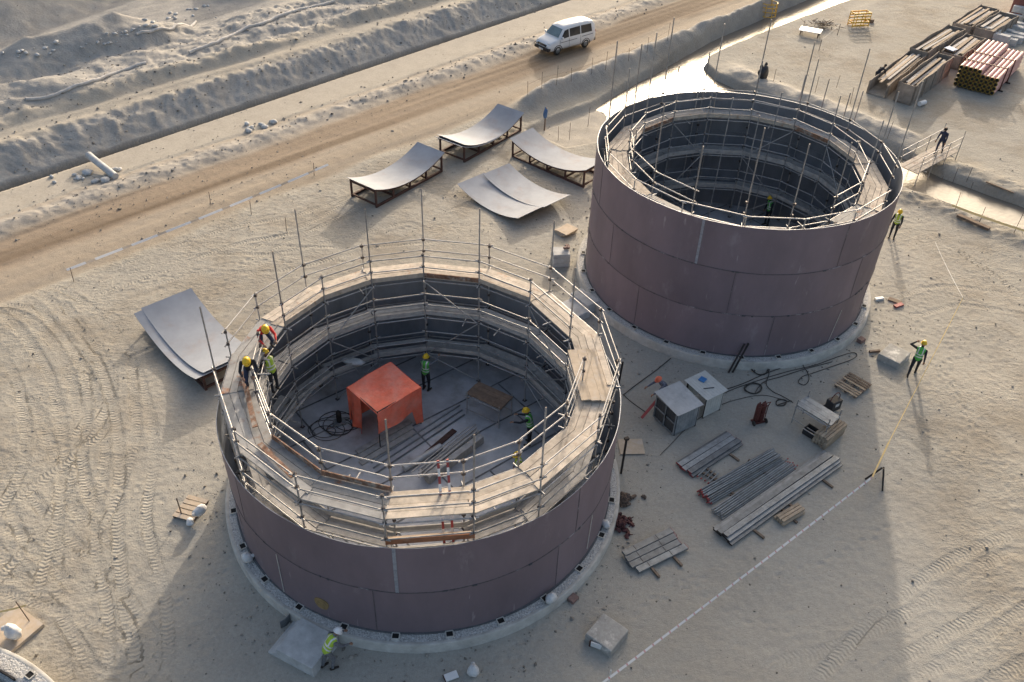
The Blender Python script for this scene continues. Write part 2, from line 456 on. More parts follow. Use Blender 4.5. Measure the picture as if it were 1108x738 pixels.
def line_d(X, Y, pts):
    """distance to a polyline, arc length and side of the nearest point"""
    best = np.full(X.shape, 1e9); arc = np.zeros(X.shape); sgn = np.zeros(X.shape)
    s0 = 0.0
    for i in range(len(pts) - 1):
        ax, ay = pts[i][0], pts[i][1]; bx, by = pts[i + 1][0], pts[i + 1][1]
        ex, ey = bx - ax, by - ay
        L = math.hypot(ex, ey)
        t = np.clip(((X - ax) * ex + (Y - ay) * ey) / (L * L), 0, 1)
        dx, dy = X - ax - t * ex, Y - ay - t * ey
        d = np.hypot(dx, dy)
        k = d < best
        best = np.where(k, d, best); arc = np.where(k, s0 + t * L, arc); sgn = np.where(k, np.sign(ex * dy - ey * dx), sgn)
        s0 += L
    return best, arc, sgn

CH_FAR = [(0.6, 51.6), (1.6, 53.1), (4.8, 56.0), (10.7, 63.9), (15.1, 70.1), (23.0, 79.0), (36, 93.5), (60, 121)]
CH_NEAR = [(62, 117), (38, 90.0), (20.2, 72.7), (15.9, 68.2), (14.3, 66.2), (13.6, 64.4), (14.2, 62.0), (16.0, 59.6), (20, 55.4), (23.8, 51.0), (25.6, 47.9),
           (29.3, 44.4), (36.5, 39), (50, 28), (48, 24), (34.2, 35.2), (27.6, 41.5), (24.6, 44.3), (22.0, 46.5), (18, 50.0), (12, 51.6), (6.5, 51.2), (2.9, 49.6)]
CHANNEL = CH_FAR + CH_NEAR

TRACKS_PX = [            # (gauge, tread width, way points in photograph pixels)
    (1.9, .42, [(-60, 300), (22, 328), (69, 379), (90, 430), (100, 500), (95, 568), (97, 644), (112, 738)]),
    (1.9, .42, [(-60, 350), (0, 352), (35, 385), (55, 440), (55, 500), (18, 568), (-30, 620)]),
    (1.7, .36, [(20, 318), (60, 328), (110, 375), (135, 440), (140, 500), (130, 570), (147, 651), (150, 720)]),
    (1.8, .40, [(-20, 510), (18, 568), (60, 612), (92, 642), (130, 700)]),
    (1.8, .40, [(-30, 420), (10, 450), (30, 500), (50, 560), (100, 610)]),
    (0, .45, [(70, 330), (118, 400), (112, 450), (85, 490), (45, 520), (0, 552)]),
    (0, .40, [(40, 330), (92, 400), (98, 440), (70, 500), (62, 560), (40, 640)]),
    (0, .42, [(120, 440), (110, 470), (88, 490), (98, 540), (112, 560)]),
    (1.8, .40, [(-40, 590), (30, 600), (80, 570), (105, 520), (120, 470), (118, 400)]),
    (1.7, .30, [(90, 312), (160, 288), (250, 256), (330, 240), (420, 206), (470, 180)]),
    (1.6, .30, [(140, 305), (220, 285), (300, 284), (390, 262), (440, 250)]),
    (0, .22, [(200, 262), (300, 266), (390, 268), (470, 262)]),
    (0, .22, [(190, 276), (300, 276), (380, 284)]),
    (0, .30, [(260, 272), (310, 252), (355, 230), (390, 205)]),
    (0, .30, [(275, 280), (325, 255), (372, 232), (410, 210)]),
    (1.8, .42, [(860, 745), (930, 725), (1000, 690), (1108, 620)]),
    (1.8, .42, [(990, 745), (1050, 710), (1120, 670)]),
    (0, .40, [(880, 740), (960, 655), (1040, 600), (1120, 570)]),
    (0, .35, [(0, 640), (60, 660), (140, 690)]),
    (1.6, .30, [(985, 330), (1030, 320), (1108, 330)]),
    (0, .35, [(1000, 250), (1050, 280), (1108, 320)]),
]

def terrain(X, Y):
    a = R_(46.0)
    s = X * math.cos(a) + Y * math.sin(a)
    t = -X * math.sin(a) + Y * math.cos(a)
    wob = 0.35 * vnoise(s, t, 4.0, 5, 2)
    ds = s - 8.0
    e_ditch = 48.75 + 0.047 * ds
    e_path = 46.35 + 0.026 * ds + 0.6 * wob
    e_road = 43.85 + 0.02 * ds + wob
    e_brown = 41.3 + 0.01 * ds + wob
    e_sand = 38.7 + 0.012 * ds + wob
    Z = np.zeros_like(X)
    # open sand
    near = np.minimum(np.hypot(X - C1.x, Y - C1.y), np.hypot(X - C2.x, Y - C2.y))
    work = np.clip(sst(13.0, 8.0, near) + sst(1.0, 6.0, X) * sst(32, 26, Y) * sst(17, 13.5, X), 0, 1)
    rough_k = 1 - 0.62 * work
    sand = 0.038 * vnoise(X, Y, 4.2, 21, 2) + rough_k * (0.006 * vnoise(X, Y * 1.35, 0.85, 31, 2) + 0.007 * vnoise(X, Y, 0.30, 41, 1)) + 0.010 * vnoise(X, Y, 0.17, 43, 1)
    pat = sst(-0.1, 0.5, vnoise(X, Y, 5.0, 77, 2))
    sand += rough_k * pat * 0.009 * vnoise(X, Y, 0.42, 47, 2)
    Z += sand
    trk = np.zeros_like(X); t_arc = np.zeros_like(X); t_acr = np.zeros_like(X)
    for k, (gauge, wid, px) in enumerate(TRACKS_PX):
        pts = spline([gp(u, v, 0) for u, v in px], 5)
        d, arc, sg = line_d(X, Y, pts)
        fade = 0.55 + 0.45 * vnoise(X, Y, 2.5, 300 + k, 2)
        for off in ((-gauge / 2, gauge / 2) if gauge else (0.0,)):
            dd = d * sg - off
            w = sst(wid / 2 + 0.06, wid / 2 - 0.05, np.abs(dd)) * fade
            rim = np.exp(-((np.abs(dd) - wid / 2 - 0.07) / 0.07) ** 2) * fade
            Z = Z * (1 - 0.5 * w) - 0.015 * w + 0.010 * rim
            m = w > np.maximum(trk, 0.03)
            t_arc = np.where(m, arc, t_arc); t_acr = np.where(m, dd, t_acr); trk = np.maximum(trk, w)
    # road band
    on_road = sst(e_sand - 0.5, e_sand + 0.3, t) * sst(e_path + 0.3, e_path - 0.3, t)
    flat = sst(e_sand - 0.6, e_sand + 0.6, t)
    ruts = 0.030 * vnoise(t, s * 0.03, 0.55, 61, 2) + 0.035 * vnoise(t, s * 0.05, 1.4, 63, 1) + 0.012 * vnoise(X, Y, 0.4, 65, 2)
    Z = Z * (1 - flat) + flat * ruts
    Z -= 0.06 * np.exp(-((t - e_sand - 0.1) / 0.5) ** 2)
    # berm between road and pale path
    bm = np.exp(-((t - (e_road + e_path) / 2) / 0.95) ** 2)
    Z += bm * (0.24 + 0.05 * vnoise(X, Y, 0.35, 72, 2) + 0.12 * vnoise(X, Y, 1.1, 71, 3))
    pale = sst(e_path - 0.15, e_path + 0.15, t) * sst(e_ditch + 0.1, e_ditch - 0.1, t)
    Z = Z * (1 - 0.75 * pale) + pale * 0.07
    # ditch, bank, haul track, ridges
    ditch = sst(0.44, 0.34, np.abs(t - e_ditch - 0.42))
    beyond = sst(e_ditch + 0.7, e_ditch + 0.9, t)
    tt = t - e_ditch
    bank = 1.25 * sst(0.6, 3.1, tt)
    lump = vnoise(X, Y, 1.6, 81, 4, 0.6)
    Z += beyond * (bank + (0.26 * lump + 0.14 * vnoise(X, Y, 0.45, 82, 3, 0.6)) * sst(0.7, 1.4, tt) * sst(3.8, 2.4, tt))
    track2 = sst(2.6, 3.2, tt) * sst(6.2, 5.2, tt)
    Z += beyond * (track2 * (0.05 * vnoise(t, s * 0.04, 0.6, 83, 2)))
    rid = sst(4.4, 5.6, tt) * sst(12.8, 10.4, tt)
    Z += beyond * rid * (0.50 + 0.55 * vnoise(s * 0.32, t * 1.15, 2.3, 85, 3, 0.5) + 0.22 * lump + 0.10 * vnoise(X, Y, 0.5, 84, 3, 0.6))
    fold = vnoise(X, Y, 2.2, 89, 3, 0.5)
    for (cx, cy, rx, ry, rot, h) in HEAPS:
        cs, sn = math.cos(rot), math.sin(rot)
        u = ((X - cx) * cs + (Y - cy) * sn) / rx; v = (-(X - cx) * sn + (Y - cy) * cs) / ry
        rr = np.sqrt(u * u + v * v) + 0.05 * fold
        Z += h * np.clip(1 - rr, 0, 1) ** 1.1 + 0.10 * fold * np.clip(1.05 - rr, 0, 1)
    Z -= ditch * 0.75 * sst(-30, 0, s)
    # channel and its banks
    sd = poly_sd(X, Y, CHANNEL) + 0.09 * vnoise(X, Y, 1.7, 91, 3)
    cl = np.abs(t - 37.9 - 0.02 * (s - 40) + 0.3 * vnoise(s, t, 6, 92, 1))
    ridge = np.exp(-(cl / 0.85) ** 2) * sst(38.0, 41.0, s + 0.5 * wob) * (1.0 + 0.18 * vnoise(X, Y, 1.3, 93, 3))
    Z += ridge * 1.05
    rb = np.exp(-((sd - 1.5) / 1.0) ** 2) * sst(10, 16, X) * sst(34.0, 31.5, t) * sst(17.0, 18.5, t)
    Z += rb * (0.42 + 0.25 * vnoise(X, Y, 1.4, 95, 3))
    lowb = np.exp(-((sd - 1.2) / 0.8) ** 2) * sst(17, 21, X) * sst(18, 14, t)
    Z += lowb * 0.18 * (1 + vnoise(X, Y, 0.7, 97, 3))
    shallow = sst(9.5, 5.0, X) * sst(60, 55, Y)
    depth = -1.05 + 0.64 * sst(9.5, 5.0, X) * sst(60, 55, Y)
    inside = sst(0.35, -0.30, sd)
    Z = Z * (1 - inside) + inside * (depth + 0.03 * vnoise(X, Y, 0.8, 98, 3))
    # under the tanks: level
    for c in (C1, C2, C3):
        k = sst(RR + 0.5, RR - 0.2, np.hypot(X - c.x, Y - c.y))
        Z = Z * (1 - k) + k * 0.0
    # masks for colour
    m_brown = sst(e_brown - 0.5, e_brown + 0.4, t) * sst(e_road + 0.25, e_road - 0.25, t)
    m_should = sst(e_sand - 0.4, e_sand + 0.3, t) * sst(e_path, e_path - 0.4, t)
    m_grey = np.clip(beyond * np.clip(1 - 0.75 * track2, 0, 1) + bm * 0.75 + ridge * 0.8 + 0.8 * rb + inside * 0.3 * (1 - shallow), 0, 1)
    m_pale = np.clip(pale + 0.55 * beyond * track2 + inside * shallow, 0, 1)
    m_bed_ditch = np.clip((1 - shallow) * inside * sst(0.5, -0.1, Z + 0.9) + ditch * 0.9, 0, 1)  # wet channel bed; the ditch is coloured dark as well
    m_streak = 0.5 + 0.5 * vnoise(t, s * 0.025, 0.7, 68, 3)
    return Z, dict(brown=m_brown, shoulder=m_should, grey=m_grey, pale=m_pale, bed_ditch=m_bed_ditch, streak=m_streak, work=work, trk=trk * (1 - flat), arc=t_arc, acr=t_acr)

HEAPS = []
for (u, v, rx, ry, rot, h) in [(60, -22, 22, 12.5, 42, 10.5), (-70, 40, 14, 8, 46, 6.0), (190, -45, 15, 8, 46, 6.0), (138, 70, 5.6, 2.7, 42, 2.3), (45, 92, 6.5, 2.6, 42, 2.0), (285, -4, 6.0, 4.6, 40, 3.4), (350, -30, 8, 4.6, 45, 2.4),
                               (25, 130, 4, 1.4, 42, 0.7), (430, 0, 9, 2.2, 50, 1.3)]:
    p = gp(u, v, 0)
    HEAPS.append((p.x, p.y, rx, ry, R_(rot), h))

GX, GY = np.meshgrid(XS, YS)
GZ, GM = terrain(GX, GY)

def stamp_footprints():
    rg = np.random.default_rng(5)
    trails = [((985, 405), (930, 330)), ((988, 300), (1040, 470)), ((700, 600), (880, 690)), ((640, 640), (500, 715)), ((200, 560), (60, 470)), ((330, 240), (200, 330)), ((600, 250), (420, 240)),
              ((985, 280), (1040, 330)), ((1020, 350), (1090, 560)), ((690, 640), (830, 610)), ((560, 715), (700, 660)), ((930, 430), (1060, 520)), ((240, 600), (120, 690)), ((130, 300), (330, 285)), ((800, 640), (960, 560))]
    for A, B in trails:
        a, b = gp(*A), gp(*B)
        d = b - a; L = math.hypot(d.x, d.y); n = int(L / 0.38); th = math.atan2(d.y, d.x)
        for k in range(n):
            wob = 0.5 * math.sin(k * 0.23 + A[0]) + rg.normal(0, .05)
            off = (0.11 if k % 2 else -0.11) + wob
            cx = a.x + d.x * k / n - math.sin(th) * off; cy = a.y + d.y * k / n + math.cos(th) * off
            tj = th + rg.normal(0, .15)
            i0, i1 = np.searchsorted(XS, [cx - .4, cx + .4]); j0, j1 = np.searchsorted(YS, [cy - .4, cy + .4])
            X = GX[j0:j1, i0:i1] - cx; Y = GY[j0:j1, i0:i1] - cy
            u = (X * math.cos(tj) + Y * math.sin(tj)) / .17; v = (-X * math.sin(tj) + Y * math.cos(tj)) / .085
            r = np.sqrt(u * u + v * v)
            GZ[j0:j1, i0:i1] += -0.018 * sst(1.15, 0.75, r) + 0.009 * np.exp(-((r - 1.35) / .25) ** 2)
stamp_footprints()

def gz(x, y):
    i = int(np.clip(np.searchsorted(XS, x) - 1, 0, len(XS) - 2)); j = int(np.clip(np.searchsorted(YS, y) - 1, 0, len(YS) - 2))
    tx = (x - XS[i]) / (XS[i + 1] - XS[i]); ty = (y - YS[j]) / (YS[j + 1] - YS[j])
    return float((GZ[j, i] * (1 - tx) + GZ[j, i + 1] * tx) * (1 - ty) + (GZ[j + 1, i] * (1 - tx) + GZ[j + 1, i + 1] * tx) * ty)

def on(u, v):
    """the first ground point along the line of sight of photograph pixel u, v"""
    d = ray(u, v)
    d = d / math.hypot(d.x, d.y)
    t = (13.0 - CAMH) / d.z
    while t < 160:
        if CAMH + d.z * t <= gz(d.x * t, d.y * t): break
        t += 0.2
    lo, hi = t - 0.2, t
    for _ in range(10):
        m_ = (lo + hi) / 2
        if CAMH + d.z * m_ <= gz(d.x * m_, d.y * m_): hi = m_
        else: lo = m_
    return Vector((d.x * hi, d.y * hi, gz(d.x * hi, d.y * hi)))

def gxy(x, y, dz=0.0): return Vector((x, y, gz(x, y) + dz))

def gmin(pts):
    return min(gz(p[0], p[1]) for p in pts)

def build_ground():
    ny, nx = GX.shape
    me = bpy.data.meshes.new('ground')
    co = np.stack([GX, GY, GZ], -1).reshape(-1, 3).astype(np.float32)
    idx = np.arange(ny * nx).reshape(ny, nx)
    q = np.stack([idx[:-1, :-1], idx[:-1, 1:], idx[1:, 1:], idx[1:, :-1]], -1).reshape(-1, 4).astype(np.int32)
    me.vertices.add(len(co)); me.vertices.foreach_set('co', co.ravel())
    me.loops.add(q.size); me.loops.foreach_set('vertex_index', q.ravel())
    me.polygons.add(len(q)); me.polygons.foreach_set('loop_start', np.arange(0, q.size, 4, dtype=np.int32))
    me.polygons.foreach_set('use_smooth', np.ones(len(q), bool))
    for k, arr in GM.items():
        at_ = me.attributes.new('m_' + k, 'FLOAT', 'POINT')
        at_.data.foreach_set('value', arr.astype(np.float32).ravel())
    me.update(calc_edges=True)
    me.materials.append(ground_mat())
    o = bpy.data.objects.new('ground', me)
    COL.objects.link(o)
    tag(o, kind='structure')
    return o

def ground_mat():
    m, nt, bs = new_mat('sandy_ground')
    N, L = nt.nodes, nt.links
    tc = N.new('ShaderNodeTexCoord')
    def noise(scale, detail=5, rough=0.6, vec=None):
        n = N.new('ShaderNodeTexNoise'); n.inputs['Scale'].default_value = scale; n.inputs['Detail'].default_value = detail; n.inputs['Roughness'].default_value = rough
        L.new(vec or tc.outputs['Object'], n.inputs['Vector']); return n.outputs['Fac']
    def attr(n):
        a = N.new('ShaderNodeAttribute'); a.attribute_name = 'm_' + n; return a.outputs['Fac']
    def rng(src, a, b, c, d):
        r = N.new('ShaderNodeMapRange'); r.inputs['From Min'].default_value = a; r.inputs['From Max'].default_value = b; r.inputs['To Min'].default_value = c; r.inputs['To Max'].default_value = d
        L.new(src, r.inputs[0]); return r.outputs[0]
    def mix(f, a, b):
        x = N.new('ShaderNodeMix'); x.data_type = 'RGBA'
        if hasattr(f, 'links') or hasattr(f, 'is_output'): L.new(f, x.inputs[0])
        else: x.inputs[0].default_value = f
        for sk, val in ((6, a), (7, b)):
            if isinstance(val, tuple): x.inputs[sk].default_value = col4(val)
            else: L.new(val, x.inputs[sk])
        return x.outputs[2]
    def mul(a, b):
        x = N.new('ShaderNodeMath'); x.operation = 'MULTIPLY'; L.new(a, x.inputs[0])
        if isinstance(b, float): x.inputs[1].default_value = b
        else: L.new(b, x.inputs[1])
        return x.outputs[0]
    big = noise(0.16, 5); mid = noise(0.9, 6, 0.65); fine = noise(9, 6, 0.7); grain = noise(55, 3, 0.7)
    c = mix(rng(big, 0.35, 0.65, 0, 1), (0.325, 0.306, 0.264), (0.375, 0.350, 0.300))
    c = mix(rng(mid, 0.5, 0.72, 0, 0.55), c, (0.305, 0.285, 0.25))
    c = mix(rng(noise(0.22, 6, 0.7), 0.46, 0.62, 0, 0.8), c, (0.265, 0.235, 0.19))
    c = mix(rng(noise(2.6, 5, 0.7), 0.54, 0.72, 0, 0.5), c, (0.24, 0.215, 0.18))
    c = mix(mul(attr('work'), 0.6), c, (0.375, 0.362, 0.325))
    c = mix(attr('shoulder'), c, mix(attr('streak'), (0.30, 0.25, 0.19), (0.385, 0.33, 0.262)))
    c = mix(attr('brown'), c, mix(rng(attr('streak'), 0.25, 0.75, 0, 1), (0.15, 0.112, 0.078), (0.30, 0.238, 0.175)))
    c = mix(attr('grey'), c, mix(rng(mid, 0.35, 0.65, 0, 1), (0.31, 0.30, 0.28), (0.43, 0.405, 0.365)))
    c = mix(attr('pale'), c, mix(rng(mid, 0.4, 0.7, 0, 1), (0.44, 0.40, 0.335), (0.385, 0.348, 0.29)))
    c = mix(mul(attr('bed_ditch'), 0.75), c, (0.10, 0.085, 0.07))
    v = N.new('ShaderNodeVectorMath'); v.operation = 'SCALE'
    L.new(c, v.inputs[0])
    k = N.new('ShaderNodeMath'); k.operation = 'MULTIPLY'
    L.new(rng(fine, 0.25, 0.75, 0.86, 1.14), k.inputs[0]); L.new(rng(grain, 0.2, 0.8, 0.84, 1.16), k.inputs[1])
    L.new(k.outputs[0], v.inputs['Scale'])
    L.new(v.outputs[0], bs.inputs['Base Color'])
    bs.inputs['Roughness'].default_value = 0.95
    bs.inputs['Specular IOR Level'].default_value = 0.15
    def math_(op, a, b=None):
        x = N.new('ShaderNodeMath'); x.operation = op
        for q, val in enumerate((a, b)):
            if val is None: continue
            if isinstance(val, (int, float)): x.inputs[q].default_value = val
            else: L.new(val, x.inputs[q])
        return x.outputs[0]
    # herringbone tyre lugs along the recorded tracks
    ph = math_('ADD', math_('MULTIPLY', attr('arc'), 2 * math.pi / 0.155), math_('MULTIPLY', math_('ABSOLUTE', attr('acr')), 17.0))
    lug = math_('MULTIPLY', math_('MULTIPLY', math_('SINE', math_('ADD', ph, math_('MULTIPLY', noise(2.5, 3), 5.0))), attr('trk')), rng(noise(1.3, 3), 0.35, 0.6, 0.1, 1.0))
    b0 = N.new('ShaderNodeBump'); b0.inputs['Distance'].default_value = 0.011
    L.new(lug, b0.inputs['Height'])
    mp = N.new('ShaderNodeMapping'); mp.inputs['Scale'].default_value = (0.8, 1.25, 1.0); L.new(tc.outputs['Object'], mp.inputs[0])
    patch = rng(noise(0.35, 4, 0.6), 0.38, 0.62, 0.35, 1.0)
    calm = math_('MULTIPLY', patch, math_('SUBTRACT', 1.0, math_('MULTIPLY', attr('work'), 0.55)))
    calm = math_('MULTIPLY', calm, math_('SUBTRACT', 1.0, math_('MULTIPLY', attr('shoulder'), 0.7)))
    calm = math_('MULTIPLY', calm, math_('SUBTRACT', 1.0, math_('MULTIPLY', attr('pale'), 0.8)))
    vo = N.new('ShaderNodeTexVoronoi'); vo.feature = 'SMOOTH_F1'; vo.inputs['Scale'].default_value = 6.0; vo.inputs['Smoothness'].default_value = 0.7; L.new(mp.outputs[0], vo.inputs['Vector'])
    hgt = math_('MULTIPLY', math_('ADD', noise(9.0, 6, 0.68, mp.outputs[0]), math_('MULTIPLY', vo.outputs['Distance'], 0.55)), calm)
    b1 = N.new('ShaderNodeBump'); b1.inputs['Distance'].default_value = 0.038
    L.new(hgt, b1.inputs['Height']); L.new(b0.outputs[0], b1.inputs['Normal'])
    b2 = N.new('ShaderNodeBump'); b2.inputs['Distance'].default_value = 0.016
    L.new(noise(24, 4, 0.6), b2.inputs['Height']); L.new(b1.outputs[0], b2.inputs['Normal'])
    L.new(b2.outputs[0], bs.inputs['Normal'])
    return m

build_ground()

def pebbles():
    rg = np.random.default_rng(17)
    V = []; F = []
    base = np.array([(1, 0, 0), (0, 1, 0), (-1, 0, 0), (0, -1, 0), (0, 0, .8), (0, 0, -.6)])
    tri = [(0, 1, 4), (1, 2, 4), (2, 3, 4), (3, 0, 4), (1, 0, 5), (2, 1, 5), (3, 2, 5), (0, 3, 5)]
    n = 0
    while n < 7000:
        if rg.random() < .45:
            c = (rg.uniform(-25, 30), rg.uniform(13, 50))
        elif rg.random() < .5:
            q = gp(rg.uniform(0, 900), rg.uniform(20, 260)); c = (q.x, q.y)
        else:
            a_ = rg.uniform(0, 6.28); cc = (C1, C2)[int(rg.integers(2))]; r_ = RR + abs(rg.normal(0, 1.1)) + .05; c = (cc.x + r_ * math.cos(a_), cc.y + r_ * math.sin(a_))
        if min(math.hypot(c[0] - C1.x, c[1] - C1.y), math.hypot(c[0] - C2.x, c[1] - C2.y)) < RR + .03 or c[1] < 12: continue
        sz = .014 + abs(rg.normal(0, .018)) + (.05 if rg.random() < .03 else 0)
        if n > 5200:          # clods on the far banks
            s_ = rg.uniform(8, 72); t_ = rg.choice([45.1, 51.2, 54.6, 57.5]) + rg.normal(0, .9) + .03 * (s_ - 8)
            c = (s_ * math.cos(R_(46)) - t_ * math.sin(R_(46)), s_ * math.sin(R_(46)) + t_ * math.cos(R_(46))); sz = .025 + abs(rg.normal(0, .04))
        R3 = np.array(Matrix.Rotation(rg.uniform(0, 6.28), 3, 'Z') @ Matrix.Rotation(rg.uniform(-.6, .6), 3, 'X'))
        P = (base * rg.uniform(.6, 1.25, (6, 1)) * sz * np.array([1.2, .9, .8])) @ R3.T + np.array([c[0], c[1], gz(c[0], c[1]) + sz * .25])
        k = len(V); V.extend(map(tuple, P)); F.extend([(a + k, b + k, d + k) for a, b, d in tri]); n += 1
    b = MB(); b.v = V; b.f = F; b.m = [0] * len(F); b.sm = [False] * len(F)
    o = b.build('pebbles', mat('pebble_stone', (0.26, 0.24, 0.21), 0.9, 0, 0.1, 3, island=0.45, spec=0.2))
    tag(o, kind='stuff')
pebbles()

wm, wnt, wbs = new_mat('channel_water')
wbs.inputs['Base Color'].default_value = (0.16, 0.14, 0.115, 1)
wbs.inputs['Roughness'].default_value = 0.2
wbs.inputs['IOR'].default_value = 1.65
wbs.inputs['Specular IOR Level'].default_value = 0.5
_n = wnt.nodes.new('ShaderNodeTexNoise'); _n.inputs['Scale'].default_value = 5.0; _n.inputs['Detail'].default_value = 4
_b = wnt.nodes.new('ShaderNodeBump'); _b.inputs['Distance'].default_value = 0.012
_t = wnt.nodes.new('ShaderNodeTexCoord')
wnt.links.new(_t.outputs['Object'], _n.inputs['Vector']); wnt.links.new(_n.outputs['Fac'], _b.inputs['Height']); wnt.links.new(_b.outputs[0], wbs.inputs['Normal'])
w = MB()
w.add([(0, 44, -0.46), (27, 36, -0.46), (52, 22, -0.46), (56, 30, -0.46), (34, 50, -0.46), (30, 62, -0.46), (64, 118, -0.46), (58, 122, -0.46), (10, 70, -0.46), (0, 56, -0.46)], [tuple(range(10))])
tag(w.build('water', wm), kind='structure')

# ------------------------------------------------------------------ foundations
def ring(c, label, inner=5.9, plate=False):
    t = thing('foundation_ring', label, 'foundation', (c.x, c.y, 0), 0, 'concrete ring foundations')
    o = MB()
    n = 128
    o.lathe([(RR - 0.12, RH - 0.03), (RR - 0.02, RH), (RR, RH - 0.03), (RR + 0.03, -0.3)], n)
    o.build('concrete_kerb', M['concrete'], t)
    g = MB()
    prof = [(inner, RH - 0.015), (6.2, RH - 0.01), (6.6, RH - 0.015), (6.8, RH - 0.02), (RR - 0.12, RH - 0.03)]
    g.lathe(prof, n); g.build('gravel_bed', M['gravel'], t)
    for k in range(26):
        a = 2 * math.pi * (k + 0.35) / 26
        p = MB()
        rr = TR + 0.13
        rz = a
        p.box((rr * math.cos(a), rr * math.sin(a), RH - 0.03), (0.17, 0.20, 0.10), rz, 0)  # solid black box paints the shade of an open pocket
        for sx, sy, dx, dy in ((0.10, 0, 0.03, 0.24), (-0.10, 0, 0.03, 0.24), (0, 0.115, 0.17, 0.03), (0, -0.115, 0.17, 0.03)):
            q = Vector((sx, sy, 0)); q.rotate(Matrix.Rotation(a, 3, 'Z'))
            p.box((rr * math.cos(a) + q.x, rr * math.sin(a) + q.y, RH - 0.015), (dx, dy, 0.10), rz, 1)
        p.build('anchor_pocket', [M['hole_shade'], M['concrete']], t)
    return t

ring(C1, 'pale concrete ring with gravel and black pockets under the lower open tank')
ring(C2, 'pale concrete ring with gravel under the taller three-course tank')
ring(C3, 'empty gravel-topped ring foundation with no tank on it, cut off by the photo corner', 6.3)

